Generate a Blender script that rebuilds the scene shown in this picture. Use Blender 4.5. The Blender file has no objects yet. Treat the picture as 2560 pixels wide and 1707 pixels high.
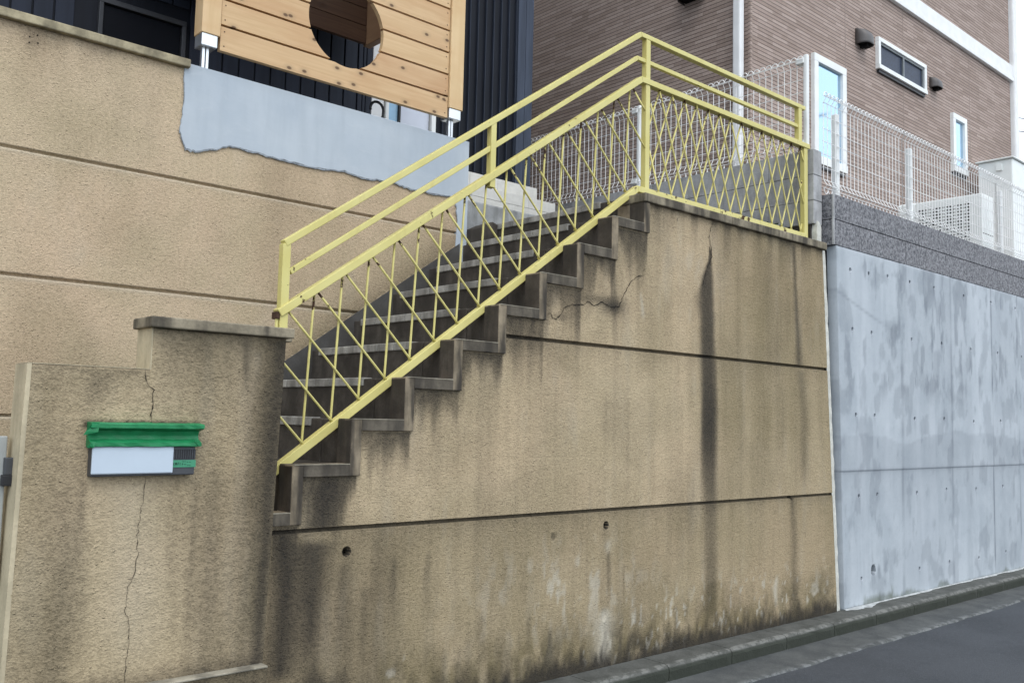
import bpy, bmesh, math, random
import numpy as np
from mathutils import Vector, Matrix

random.seed(7)
rad = math.radians
scene = bpy.context.scene
col = scene.collection
H = 1.45                      # camera height above the road; all z below are measured from the camera

# ------------------------------------------------------------------ camera
YAW, PITCH, ROLL, FPX = rad(41.857), rad(4.8114), rad(1.366), 2310.3
fw = np.array([math.sin(YAW)*math.cos(PITCH), math.cos(YAW)*math.cos(PITCH), math.sin(PITCH)])
r0 = np.array([math.cos(YAW), -math.sin(YAW), 0.0]); u0 = np.cross(r0, fw)
rr = r0*math.cos(ROLL) + u0*math.sin(ROLL); uu = -r0*math.sin(ROLL) + u0*math.cos(ROLL)
cam_d = bpy.data.cameras.new('camera'); cam = bpy.data.objects.new('camera', cam_d); col.objects.link(cam)
cam.matrix_world = Matrix(((rr[0], uu[0], -fw[0], 0), (rr[1], uu[1], -fw[1], 0), (rr[2], uu[2], -fw[2], H), (0, 0, 0, 1)))
cam_d.sensor_width = 36.0; cam_d.lens = FPX/2560*36.0; cam_d.clip_end = 2000; cam_d.clip_start = .05
scene.camera = cam

# ------------------------------------------------------------------ light
SUN_EL, SUN_AZ = rad(58), rad(200)      # azimuth clockwise from +Y
w = bpy.data.worlds.new('World'); scene.world = w; w.use_nodes = True
nt = w.node_tree; nt.nodes.clear()
sky = nt.nodes.new('ShaderNodeTexSky'); sky.sky_type = 'NISHITA'; sky.sun_disc = False
sky.sun_elevation = SUN_EL; sky.sun_rotation = SUN_AZ; sky.air_density = 1.0; sky.dust_density = 6.0; sky.ozone_density = 1.0
bg = nt.nodes.new('ShaderNodeBackground'); bg.inputs['Strength'].default_value = 0.15
wo = nt.nodes.new('ShaderNodeOutputWorld')
# thin bright overcast drawn over the clear sky: soft procedural cloud sheet
tc = nt.nodes.new('ShaderNodeTexCoord'); cn_ = nt.nodes.new('ShaderNodeTexNoise'); cn_.inputs['Scale'].default_value = 2.2; cn_.inputs['Detail'].default_value = 5
nt.links.new(tc.outputs['Generated'], cn_.inputs['Vector'])
cr = nt.nodes.new('ShaderNodeMix'); cr.data_type = 'RGBA'; cr.inputs[6].default_value = (6.0, 7.0, 8.2, 1); cr.inputs[7].default_value = (8.2, 8.6, 9.0, 1)
nt.links.new(cn_.outputs[0], cr.inputs[0])
cm = nt.nodes.new('ShaderNodeMix'); cm.data_type = 'RGBA'; cm.inputs[0].default_value = .85
nt.links.new(sky.outputs[0], cm.inputs[6]); nt.links.new(cr.outputs[2], cm.inputs[7])
nt.links.new(cm.outputs[2], bg.inputs[0]); nt.links.new(bg.outputs[0], wo.inputs[0])
sl = bpy.data.lights.new('sun', 'SUN'); sl.energy = 0.6; sl.angle = rad(40); sl.color = (1.0, .975, .94)
so = bpy.data.objects.new('sun', sl); col.objects.link(so)
sdir = Vector((math.sin(SUN_AZ)*math.cos(SUN_EL), math.cos(SUN_AZ)*math.cos(SUN_EL), math.sin(SUN_EL)))
so.rotation_euler = sdir.to_track_quat('Z', 'Y').to_euler(); so.location = (0, -5, 12)
vs = scene.view_settings; vs.view_transform = 'Standard'; vs.look = 'None'; vs.exposure = 0.6; vs.gamma = 1.0

# ------------------------------------------------------------------ pixel -> plane (used to read positions off the photograph)
S2 = 2560/2352
def ray(u, v):
    return rr*(u-1280)/FPX - uu*(v-853.5)/FPX + fw
def PY(u, v, D):
    d = ray(u*S2, v*S2); return d*D/d[1]

# ------------------------------------------------------------------ numpy noise
def _h(i, j, seed):
    n = (i*374761393 + j*668265263 + seed*974634777) & 0x7fffffff
    n = ((n ^ (n >> 13))*1274126177) & 0x7fffffff
    return ((n ^ (n >> 16)) & 0xffff)/65535.0
def vn(x, y, seed=0):
    x = np.asarray(x, float); y = np.asarray(y, float) + 0*x
    xi = np.floor(x).astype(np.int64); yi = np.floor(y).astype(np.int64)
    fx = x-xi; fy = y-yi; fx = fx*fx*(3-2*fx); fy = fy*fy*(3-2*fy)
    a = _h(xi, yi, seed); b = _h(xi+1, yi, seed); c = _h(xi, yi+1, seed); d = _h(xi+1, yi+1, seed)
    return (a*(1-fx)+b*fx)*(1-fy) + (c*(1-fx)+d*fx)*fy
def fbm(x, y, seed=0, n=4):
    s = 0; a = .5; t = 0
    for k in range(n):
        s = s + a*vn(x*2**k, y*2**k, seed+k*17); t += a; a *= .5
    return s/t
def sstep(a, b, x):
    t = np.clip((x-a)/(b-a), 0, 1); return t*t*(3-2*t)
def scr(a, b): return 1-(1-a)*(1-np.clip(b, 0, 1))

# ------------------------------------------------------------------ objects
def tag(o, label=None, cat=None, group=None, kind=None):
    if label: o['label'] = label
    if cat: o['category'] = cat
    if group: o['group'] = group
    if kind: o['kind'] = kind
    return o
def thing(name, loc, label, cat, group=None):
    o = bpy.data.objects.new(name, None); col.objects.link(o)
    o.location = (loc[0], loc[1], loc[2]+H); o.empty_display_size = .1
    return tag(o, label, cat, group, 'thing')
def origin_of(p):
    v = Vector((0, 0, 0))
    while p is not None:
        v += p.location; p = p.parent
    return v
def link_mesh(name, me, mat, parent=None):
    o = bpy.data.objects.new(name, me); col.objects.link(o)
    if mat: me.materials.append(mat)
    if parent is not None: o.parent = parent
    return o

class MB:
    def __init__(s): s.v = []; s.f = []
    def add(s, vs, fs):
        n = len(s.v); s.v += [tuple(map(float, p)) for p in vs]; s.f += [tuple(i+n for i in f) for f in fs]; return s
    def box(s, x0, x1, y0, y1, z0, z1):
        return s.add([(x0,y0,z0),(x1,y0,z0),(x1,y1,z0),(x0,y1,z0),(x0,y0,z1),(x1,y0,z1),(x1,y1,z1),(x0,y1,z1)],
                     [(3,2,1,0),(4,5,6,7),(0,1,5,4),(1,2,6,5),(2,3,7,6),(3,0,4,7)])
    def prism(s, pts, y0, y1):
        """outline in x,z (counter-clockwise seen from -y) pulled from y0 to y1"""
        a = 0
        for i in range(len(pts)):
            x1, z1 = pts[i]; x2, z2 = pts[(i+1) % len(pts)]; a += x1*z2-x2*z1
        if a < 0: pts = pts[::-1]
        n = len(pts)
        vs = [(x, y0, z) for x, z in pts] + [(x, y1, z) for x, z in pts]
        fs = [tuple(range(n)), tuple(range(2*n-1, n-1, -1))]
        fs += [((i+1) % n, i, n+i, n+(i+1) % n) for i in range(n)]
        return s.add(vs, fs)
    def bar(s, p, q, w, t, up=(0, 1, 0)):
        """rectangular bar from p to q, t thick along up, w wide across"""
        p = Vector(p); q = Vector(q); d = (q-p).normalized(); u = Vector(up); u = (u-d*u.dot(d)).normalized(); c = d.cross(u)
        vs = []
        for e in (p, q):
            for a, b in ((-1,-1),(1,-1),(1,1),(-1,1)): vs.append(e + c*(a*w/2) + u*(b*t/2))
        return s.add(vs, [(3,2,1,0),(4,5,6,7),(0,1,5,4),(1,2,6,5),(2,3,7,6),(3,0,4,7)])
    def tube(s, pts, r, n=6, closed=False):
        pts = [Vector(p) for p in pts]; m = len(pts); vs = []; ref = None
        for i, p in enumerate(pts):
            a = pts[i-1] if (i or closed) else p; b = pts[(i+1) % m] if (i < m-1 or closed) else p
            d = (b-a).normalized()
            if ref is None:
                ref = Vector((0,0,1)) if abs(d.z) < .9 else Vector((0,1,0))
            u = (ref-d*ref.dot(d)); u = u.normalized() if u.length > 1e-6 else d.orthogonal().normalized(); ref = u; c = d.cross(u)
            R = r[i] if isinstance(r, (list, tuple)) else r
            for k in range(n):
                an = 2*math.pi*k/n; vs.append(p + u*(math.cos(an)*R) + c*(math.sin(an)*R))
        fs = []
        for i in range(m if closed else m-1):
            j = (i+1) % m
            for k in range(n): fs.append((i*n+k, i*n+(k+1) % n, j*n+(k+1) % n, j*n+k))
        if not closed: fs += [tuple(range(n-1, -1, -1)), tuple(range((m-1)*n, m*n))]
        return s.add(vs, fs)
    def build(s, name, mat, parent=None, bevel=0, smooth=False, seg=2):
        o0 = origin_of(parent)
        me = bpy.data.meshes.new(name)
        me.from_pydata([(x-o0.x, y-o0.y, z+H-o0.z) for x, y, z in s.v], [], s.f); me.update()
        if smooth:
            for p in me.polygons: p.use_smooth = True
        o = link_mesh(name, me, mat, parent)
        if bevel:
            b = o.modifiers.new('bevel', 'BEVEL'); b.width = bevel; b.segments = seg; b.limit_method = 'ANGLE'; b.angle_limit = rad(40)
        return o

def grid_wall(name, Y, xs, zs, keep, mat, parent, yoff=None, attrs=None, warp=None, back=None):
    """a finely divided wall face looking to -y, with its edges turned back, carrying stain values per vertex"""
    xs = np.unique(np.round(xs, 5)); zs = np.unique(np.round(zs, 5)); nx, nz = len(xs), len(zs)
    X, Z = np.meshgrid(xs, zs)
    y = np.full(X.shape, float(Y)) + (yoff(X, Z) if yoff else 0)
    xc = (xs[:-1]+xs[1:])/2; zc = (zs[:-1]+zs[1:])/2
    K = keep(*np.meshgrid(xc, zc))
    idx = np.arange(nx*nz).reshape(nz, nx)
    j, i = np.nonzero(K)
    F = np.stack([idx[j, i], idx[j, i+1], idx[j+1, i+1], idx[j+1, i]], 1)
    A = {k: np.clip(f(X, Z), 0, 1).ravel() for k, f in (attrs or {}).items()}
    Xw, Zw = warp(X, Z) if warp else (X, Z)
    o0 = origin_of(parent)
    V = np.stack([Xw.ravel()-o0.x, y.ravel()-o0.y, Zw.ravel()+H-o0.z], 1)
    if back is not None:
        E = np.concatenate([F[:, [0, 1]], F[:, [1, 2]], F[:, [2, 3]], F[:, [3, 0]]])
        key = np.sort(E, 1); _, inv, cnt = np.unique(key[:, 0]*(nx*nz)+key[:, 1], return_inverse=True, return_counts=True)
        B = E[cnt[inv] == 1]
        vb = np.unique(B); mp = -np.ones(len(V), np.int64); mp[vb] = len(V)+np.arange(len(vb))
        Vb = V[vb].copy(); Vb[:, 1] = back-o0.y
        V = np.concatenate([V, Vb]); F = np.concatenate([F, np.stack([B[:, 1], B[:, 0], mp[B[:, 0]], mp[B[:, 1]]], 1)])
        A = {k: np.concatenate([a, a[vb]]) for k, a in A.items()}
    used = np.unique(F); rm = -np.ones(len(V), np.int64); rm[used] = np.arange(len(used))
    V = V[used]; F = rm[F]; A = {k: a[used] for k, a in A.items()}
    me = bpy.data.meshes.new(name)
    me.vertices.add(len(V)); me.vertices.foreach_set('co', V.ravel().astype(np.float32))
    me.loops.add(len(F)*4); me.loops.foreach_set('vertex_index', F.ravel().astype(np.int32))
    me.polygons.add(len(F)); me.polygons.foreach_set('loop_start', np.arange(0, len(F)*4, 4, dtype=np.int32))
    me.update(calc_edges=True); me.validate()
    for k, a in A.items():
        at = me.attributes.new(k, 'FLOAT', 'POINT'); at.data.foreach_set('value', a.astype(np.float32))
    return link_mesh(name, me, mat, parent)

# ------------------------------------------------------------------ materials
class NT:
    def __init__(s, name):
        s.m = bpy.data.materials.new(name); s.m.use_nodes = True; s.t = s.m.node_tree
        s.b = s.t.nodes['Principled BSDF']; s.b.inputs['Specular IOR Level'].default_value = .3
        s.co = s.t.nodes.new('ShaderNodeTexCoord').outputs['Object']
    def n(s, typ, **kw):
        x = s.t.nodes.new(typ)
        for k, v in kw.items():
            if k.startswith('i_'): s.set(x.inputs[k[2:].replace('_', ' ')], v)
            else: setattr(x, k, v)
        return x
    def set(s, inp, v):
        if isinstance(v, bpy.types.NodeSocket): s.t.links.new(v, inp)
        elif isinstance(v, tuple) and len(v) == 3 and inp.type == 'RGBA': inp.default_value = (*v, 1)
        else: inp.default_value = v
    def scale(s, sc, co=None):
        return s.n('ShaderNodeMapping', i_Vector=co or s.co, i_Scale=sc).outputs[0]
    def noise(s, scale, detail=3, co=None, rough=.55, dist=0):
        return s.n('ShaderNodeTexNoise', i_Vector=co or s.co, i_Scale=scale, i_Detail=detail, i_Roughness=rough, i_Distortion=dist).outputs[0]
    def vor(s, scale, co=None, feature='F1'):
        return s.n('ShaderNodeTexVoronoi', i_Vector=co or s.co, i_Scale=scale, feature=feature)
    def ramp(s, f, a, b, lo=0.0, hi=1.0):
        return s.n('ShaderNodeMapRange', i_Value=f, i_From_Min=a, i_From_Max=b, i_To_Min=lo, i_To_Max=hi, interpolation_type='SMOOTHSTEP').outputs[0]
    def math(s, op, a, b=0.0, clamp=False):
        x = s.n('ShaderNodeMath', operation=op, use_clamp=clamp); s.set(x.inputs[0], a); s.set(x.inputs[1], b); return x.outputs[0]
    def mix(s, f, a, b, mode='MIX'):
        x = s.n('ShaderNodeMix', data_type='RGBA', blend_type=mode); s.set(x.inputs[0], f); s.set(x.inputs[6], a); s.set(x.inputs[7], b); return x.outputs[2]
    def attr(s, name):
        return s.n('ShaderNodeAttribute', attribute_name=name).outputs['Fac']
    def bump(s, h, strength, dist):
        x = s.n('ShaderNodeBump', i_Height=h, i_Strength=strength, i_Distance=dist); s.t.links.new(x.outputs[0], s.b.inputs['Normal']); return x
    def fin(s, c=None, rough=None, metal=None, spec=None):
        if c is not None: s.set(s.b.inputs['Base Color'], c)
        if rough is not None: s.set(s.b.inputs['Roughness'], rough)
        if metal is not None: s.set(s.b.inputs['Metallic'], metal)
        if spec is not None: s.b.inputs['Specular IOR Level'].default_value = spec
        return s.m

def mat_render(name, c1, c2, grain=122, bumpd=.009, pits=.22):
    m = NT(name)
    lo = m.noise(2.3, 4); mid = m.noise(11, 4)
    base = m.mix(m.ramp(lo, .35, .65), c1, c2)
    base = m.mix(m.ramp(m.noise(1.1, 3), .42, .62, 0, .5), base, tuple(x*y for x, y in zip(c2, (1.04, .97, .96))))
    base = m.mix(m.ramp(mid, .35, .75, 0, .22), base, tuple(x*.82 for x in c1))
    g1 = m.noise(grain, 3, m.scale((1, 1, 1.25)), rough=.6); g2 = m.noise(grain*.42, 2, m.scale((1, 1, 1.4)))
    h = m.math('ADD', m.math('MULTIPLY', g1, .65), m.math('MULTIPLY', g2, .45))
    pit = m.ramp(h, .45, .56)
    base = m.mix(m.math('MULTIPLY', m.math('SUBTRACT', 1.0, pit), pits), base, tuple(x*.40 for x in c1))  # pits darkened for caught grime and painted shadow specks
    base = m.mix(m.ramp(h, .57, .66, 0, .32), base, tuple(min(1, x*1.3) for x in c2))
    vl = m.vor(52, m.scale((1, 1, 1.2))); lump = m.math('MULTIPLY', m.ramp(vl.outputs['Distance'], .10, .26, 1, 0), m.ramp(vl.outputs['Color'], .50, .56))
    h = m.math('ADD', h, m.math('MULTIPLY', lump, .55))
    base = m.mix(m.math('MULTIPLY', lump, .36), base, tuple(min(1, x*1.3) for x in c2))  # lump highlights put into the colour
    fine = m.noise(40, 5, rough=.7)
    pert = m.math('SUBTRACT', m.math('ADD', m.math('MULTIPLY', pit, -.35), fine), .32)
    def at(nm, k=.8):
        a = m.attr(nm); return m.math('ADD', a, m.math('MULTIPLY', m.math('MULTIPLY', a, m.math('SUBTRACT', 1.15, a)), m.math('MULTIPLY', pert, k)), True)
    base = m.mix(at('moss'), base, (.150, .122, .060))
    base = m.mix(at('pale', .5), base, (.52, .48, .39))
    base = m.mix(at('dirt_shade'), base, (.036, .032, .027))
    m.bump(h, .9, bumpd)
    return m.fin(base, .92, spec=.15)

TAN = ((.452, .364, .232), (.512, .416, .274))
M = {}
def split(o):
    """one object for each loose piece of a mesh"""
    bm = bmesh.new(); bm.from_mesh(o.data); bm.verts.ensure_lookup_table(); seen = set(); groups = []
    for v in bm.verts:
        if v in seen: continue
        st_ = [v]; seen.add(v); g = []
        while st_:
            a = st_.pop(); g.append(a.index)
            for e in a.link_edges:
                b = e.other_vert(a)
                if b not in seen: seen.add(b); st_.append(b)
        groups.append(set(g))
    bm.free()
    if len(groups) < 2: return
    src = o.data
    for k, g in enumerate(groups):
        b2 = bmesh.new(); b2.from_mesh(src); b2.verts.ensure_lookup_table()
        bmesh.ops.delete(b2, geom=[v for v in b2.verts if v.index not in g], context='VERTS')
        me = bpy.data.meshes.new(o.name); b2.to_mesh(me); b2.free()
        for m_ in src.materials: me.materials.append(m_)
        if k == 0: o.data = me
        else:
            c = o.copy(); c.data = me; col.objects.link(c)
M['tan'] = mat_render('tan roughcast render', *TAN)
M['tan_back'] = mat_render('clean tan roughcast render', (.535, .432, .288), (.59, .466, .322), grain=125, bumpd=.008, pits=.24)
M['tan_smooth'] = None
def mat_cement(name, c, var=.3, bump=.3, sc=6, stain=None, fine=60):
    m = NT(name)
    a = m.noise(sc, 5, rough=.6); b = m.noise(fine, 3); v = m.noise(3.0, 4, m.scale((4, 4, .7)))
    base = m.mix(m.ramp(a, .3, .7), tuple(x*(1-var) for x in c), tuple(min(1, x*(1+var*.5)) for x in c))
    base = m.mix(m.ramp(b, .45, .8, 0, .35), base, tuple(x*.6 for x in c))
    if stain: base = m.mix(m.ramp(v, .40, .66, 0, stain), base, (.045, .040, .034))
    m.bump(m.math('ADD', m.math('MULTIPLY', a, .4), b), bump, .004)
    return m.fin(base, .9, spec=.2)
M['tan_smooth'] = mat_cement('smooth tan plaster', (.52, .45, .31), .15, .3, 8, .25)
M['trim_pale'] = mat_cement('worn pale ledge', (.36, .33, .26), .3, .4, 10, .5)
M['trim'] = mat_cement('weathered plaster trim', (.285, .235, .165), .4, .4, 9, .95)
M['riser'] = mat_cement('grimy riser end', (.088, .074, .060), .5, .4, 5, .9)
M['tread_front'] = mat_cement('grimy tread front', (.135, .118, .092), .45, .4, 8, .8)
M['coping'] = mat_cement('weathered coping', (.27, .235, .17), .4, .5, 12, .8)
M['coping_back'] = mat_cement('lichen coping', (.38, .33, .22), .35, .5, 14, .35)
M['step'] = mat_cement('grimy mortar step', (.082, .072, .061), .5, .45, 7, .75)
M['nosing'] = mat_cement('step nosing tile', (.36, .35, .32), .35, .4, 12, .45)
M['skirt'] = mat_cement('dark mortar skirt', (.085, .082, .078), .3, .3, 5, .3)
def mat_mortar():
    m = NT('fresh grey mortar'); a = m.noise(2.2, 5); v = m.noise(2.6, 5, m.scale((3.5, 3.5, .5)), rough=.6); t = m.noise(4, 5, m.scale((1, 1, 2.5)), rough=.7, dist=1.5)
    base = m.mix(m.ramp(a, .3, .7), (.40, .455, .51), (.475, .525, .57))
    base = m.mix(m.ramp(v, .42, .75, 0, .35), base, (.33, .375, .42)); base = m.mix(m.ramp(t, .55, .75, 0, .30), base, (.53, .57, .60))
    z = m.n('ShaderNodeSeparateXYZ', i_Vector=m.co).outputs[2]
    base = m.mix(m.ramp(m.math('ADD', z, m.math('MULTIPLY', a, .10)), 2.87, 2.95, 0, .25), base, (.27, .30, .33))
    m.bump(t, .25, .004); return m.fin(base, .8, spec=.25)
M['mortar'] = mat_mortar()
M['mortar_old'] = mat_cement('grey mortar', (.36, .37, .37), .25, .3, 6, .35)
M['block'] = mat_cement('concrete block', (.42, .425, .43), .22, .5, 10, .3, 90)
def mat_kerb():
    m = NT('kerb concrete'); a = m.noise(7, 5, rough=.65); f = m.noise(75, 3, rough=.7); e = m.noise(16, 5, rough=.7)
    sx = m.n('ShaderNodeSeparateXYZ', i_Vector=m.co); z = m.math('ADD', sx.outputs[2], m.math('MULTIPLY', m.math('SUBTRACT', e, .5), .012))
    base = m.mix(m.ramp(a, .3, .7), (.058, .060, .054), (.100, .102, .094))
    base = m.mix(m.ramp(f, .5, .8, 0, .4), base, (.20, .20, .19))
    base = m.mix(m.ramp(z, .1015, .088, 0, .85), base, (.036, .042, .031))
    rim = m.math('MULTIPLY', m.ramp(z, .098, .104), m.ramp(sx.outputs[1], 3.352, 3.338)); rim = m.math('MULTIPLY', rim, m.ramp(e, .42, .58))
    base = m.mix(m.math('MULTIPLY', rim, .55), base, (.22, .22, .205))
    m.bump(m.math('ADD', f, a), .7, .005)
    return m.fin(base, .9)
M['kerb'] = mat_kerb()
def mat_gutter():
    m = NT('gutter concrete'); a = m.noise(5, 5, rough=.65); f = m.noise(85, 3, rough=.7); e = m.noise(14, 4)
    base = m.mix(m.ramp(a, .3, .7), (.052, .056, .057), (.088, .092, .090))
    base = m.mix(m.ramp(f, .5, .8, 0, .4), base, (.16, .165, .165))
    y = m.n('ShaderNodeSeparateXYZ', i_Vector=m.co).outputs[1]
    lip = m.math('MULTIPLY', m.ramp(y, 3.05, 3.11, 1, 0), m.ramp(m.math('ADD', e, m.math('MULTIPLY', f, .5)), .68, .85))
    base = m.mix(m.math('MULTIPLY', lip, .42), base, (.26, .27, .27))
    m.bump(m.math('ADD', f, a), .6, .005)
    return m.fin(base, .88)
M['gutter'] = mat_gutter()
M['foam'] = mat_cement('white joint foam', (.62, .62, .56), .15, .3, 20, .12)
M['dark'] = NT('dark crack').fin((.012, .010, .008), .95)
M['void'] = NT('dark void').fin((.006, .006, .006), 1.0)

def mat_concrete():
    m = NT('formwork concrete')
    a = m.noise(2.6, 6, rough=.65); b = m.noise(90, 2); s = m.noise(2.4, 5, m.scale((5, 5, .8)), rough=.65)
    base = m.mix(m.ramp(a, .32, .68), (.375, .418, .455), (.455, .498, .532))
    base = m.mix(m.ramp(s, .45, .75, 0, .22), base, (.28, .32, .355))
    base = m.mix(m.ramp(m.noise(35, 4, rough=.7), .52, .75, 0, .3), base, (.26, .29, .32))
    base = m.mix(m.attr('pale'), base, (.55, .59, .63))
    base = m.mix(m.attr('moss'), base, (.10, .115, .07))
    base = m.mix(m.attr('dirt_shade'), base, (.075, .09, .115))
    m.bump(m.math('ADD', a, m.math('MULTIPLY', b, .3)), .25, .004)
    return m.fin(base, .75, spec=.3)
M['concrete'] = mat_concrete()

def mat_granite():
    m = NT('speckled split stone')
    v = m.vor(75); n = m.noise(42, 5, rough=.75); n2 = m.noise(9, 3)
    base = m.mix(m.ramp(n, .36, .64), (.055, .057, .066), (.30, .30, .315))
    base = m.mix(m.ramp(v.outputs['Color'], .55, .95, 0, .7), base, (.19, .19, .20))
    base = m.mix(m.ramp(m.noise(120, 2), .68, .74, 0, .8), base, (.55, .55, .55))
    base = m.mix(m.ramp(n2, .4, .7, 0, .25), base, (.12, .12, .13))
    m.bump(n, .5, .006)
    return m.fin(base, .7)
M['granite'] = mat_granite()

def mat_paint(name='yellow paint', th=.94):
    m = NT(name)
    a = m.noise(5, 4); r = m.noise(26, 5, rough=.7); st = m.noise(3, 4, m.scale((8, 8, 1)))
    base = m.mix(m.ramp(a, .3, .7), (.585, .520, .178), (.64, .580, .225))
    base = m.mix(m.ramp(st, .55, .8, 0, .3), base, (.40, .29, .09))
    rust = m.ramp(m.math('ADD', m.math('ADD', r, m.math('MULTIPLY', m.attr('rust'), .45)), m.math('MULTIPLY', m.noise(3.5, 2), .5)), th, th+.06)
    base = m.mix(rust, base, (.05, .022, .012))
    m.bump(m.math('SUBTRACT', m.noise(60, 3), rust), .25, .002)
    return m.fin(base, m.math('ADD', .45, m.math('MULTIPLY', rust, .4)), spec=.4)
M['yellow'] = mat_paint(); M['yellow_rusty'] = mat_paint('rust spotted yellow paint', .86)
def mat_plain(name, c, rough=.5, metal=0, var=.12, sc=8, spec=.4):
    m = NT(name); a = m.noise(sc, 4)
    return m.fin(m.mix(m.ramp(a, .3, .7), tuple(x*(1-var) for x in c), tuple(min(1, x*(1+var*.6)) for x in c)), rough, metal, spec)
M['rust'] = mat_plain('rusty iron', (.06, .03, .018), .9, 0, .4, 40)
M['white'] = mat_plain('white coated metal', (.78, .80, .79), .4, 0, .05)
M['wire'] = mat_plain('white coated wire', (.88, .88, .87), .5, 0, .05)
M['whitewall'] = mat_plain('white painted band', (.80, .81, .81), .6, 0, .05)
M['steel'] = mat_plain('galvanised steel', (.72, .74, .76), .32, .85, .1)
M['navy'] = None
def mat_navy(name, c):
    m = NT(name); a = m.noise(3, 4, m.scale((6, 6, .6)))
    return m.fin(m.mix(m.ramp(a, .3, .7), c, tuple(x*1.4 for x in c)), .6, 0, .2)
M['navy'] = mat_navy('navy metal cladding', (.006, .0075, .012))
M['navy_trim'] = mat_navy('navy trim', (.04, .05, .072))
M['blackmetal'] = mat_plain('black rubber', (.010, .010, .011), .5)
M['frame_dark'] = mat_plain('dark aluminium frame', (.05, .053, .06), .4, .3)
def mat_glass(name, c, rough=.03):
    m = NT(name); m.bump(m.noise(2.0, 2), .02, .02)
    return m.fin(c, rough, 0, .9)
M['glass_black'] = mat_plain('dark window glass', (.004, .005, .008), .5, 0, .1, 3, .1)
def mat_mirror():
    m = NT('reflecting window glass'); m.bump(m.noise(1.2, 2), .012, .05)
    return m.fin((.42, .60, .76), .05, .9, .8)
M['glass_sky'] = mat_mirror()
M['glass_frost'] = mat_plain('patterned glass', (.022, .034, .065), .4, 0, .35, 60, .25)
M['glass_pale'] = mat_plain('pale blue glass', (.30, .50, .68), .2, 0, .06)
M['door'] = mat_plain('satin grey door', (.50, .53, .60), .4, .2, .1, 2)
M['vent'] = mat_plain('grey brown hood', (.105, .098, .095), .45, .2)
M['green'] = None
def mat_tape():
    m = NT('green masking tape'); a = m.noise(22, 4); b = m.noise(5, 3, m.scale((1, 1, 9)))
    m.bump(m.math('ADD', a, b), .5, .003)
    return m.fin(m.mix(m.ramp(a, .3, .7), (.008, .16, .055), (.014, .22, .08)), .45, 0, .4)
M['green'] = mat_tape()
M['green_pale'] = mat_plain('pale green sticker', (.055, .27, .15), .5)
M['ink'] = mat_plain('ink', (.008, .06, .035), .6)
M['plate'] = mat_plain('pale blue grey nameplate', (.50, .58, .66), .45, 0, .03)
M['box_grey'] = mat_plain('grey box casing', (.075, .08, .088), .45, .3, .15)
M['grille'] = mat_plain('speaker grille', (.022, .023, .026), .6)
M['tile'] = mat_plain('white porch tile', (.58, .57, .53), .45, 0, .08, 20)
M['joint'] = mat_plain('tile joint', (.13, .13, .13), .8)
M['ac'] = mat_plain('ivory appliance casing', (.80, .83, .81), .45, 0, .04)
M['leaf'] = mat_plain('leaf', (.035, .10, .025), .55, 0, .4, 30)
M['stem'] = mat_plain('stem', (.06, .07, .03), .7)

def mat_wood(name, c1, c2, knots=True, scl=(1.2, 9, 26)):
    m = NT(name)
    inf = m.n('ShaderNodeObjectInfo').outputs['Random']
    off = m.n('ShaderNodeCombineXYZ', i_X=m.math('MULTIPLY', inf, 37.0), i_Y=m.math('MULTIPLY', inf, 11.0), i_Z=m.math('MULTIPLY', inf, 23.0)).outputs[0]
    co = m.n('ShaderNodeVectorMath', operation='ADD', i_Vector=m.co); m.t.links.new(off, co.inputs[1]); co = co.outputs[0]
    g = m.noise(1.0, 5, m.scale(scl, co), rough=.6, dist=1.2); lo = m.noise(1.7, 3, m.scale((1, 1, 3), co))
    base = m.mix(m.ramp(g, .3, .7), c1, c2)
    base = m.mix(m.ramp(lo, .4, .7, 0, .5), base, tuple(x*y for x, y in zip(c1, (.9, .78, .72))))
    tint = m.mix(inf, (1.02, 1.0, .95), (.93, .86, .82)); base = m.mix(1.0, base, tint, 'MULTIPLY')
    if knots:
        sp = m.n('ShaderNodeSeparateXYZ', i_Vector=co); v2 = m.n('ShaderNodeCombineXYZ', i_X=m.math('MULTIPLY', sp.outputs[0], .62), i_Y=m.math('MULTIPLY', sp.outputs[2], 1.0)).outputs[0]; v = m.n('ShaderNodeTexVoronoi', i_Vector=v2, i_Scale=9.0, voronoi_dimensions='2D', i_Randomness=1.0); d = v.outputs['Distance']
        kn = m.math('MULTIPLY', m.ramp(d, .05, .12, 1, 0), m.ramp(v.outputs['Color'], .52, .55))
        base = m.mix(m.math('MULTIPLY', m.ramp(d, .08, .30, .35, 0), m.ramp(v.outputs['Color'], .52, .55)), base, tuple(x*.6 for x in c1))
        base = m.mix(m.math('MULTIPLY', kn, .85), base, (.075, .035, .016))
    m.bump(g, .15, .003)
    return m.fin(base, .55, 0, .3)
M['wood'] = mat_wood('new cedar boards', (.55, .38, .210), (.64, .465, .275))
M['wood_post'] = mat_wood('pale cedar post', (.61, .445, .25), (.69, .52, .315), False, (9, 9, 1.1))
M['wood_shaded'] = mat_wood('boards toned for shade', (.085, .05, .034), (.13, .08, .052))  # natural wood with the shade behind the screen put into its colour

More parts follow.
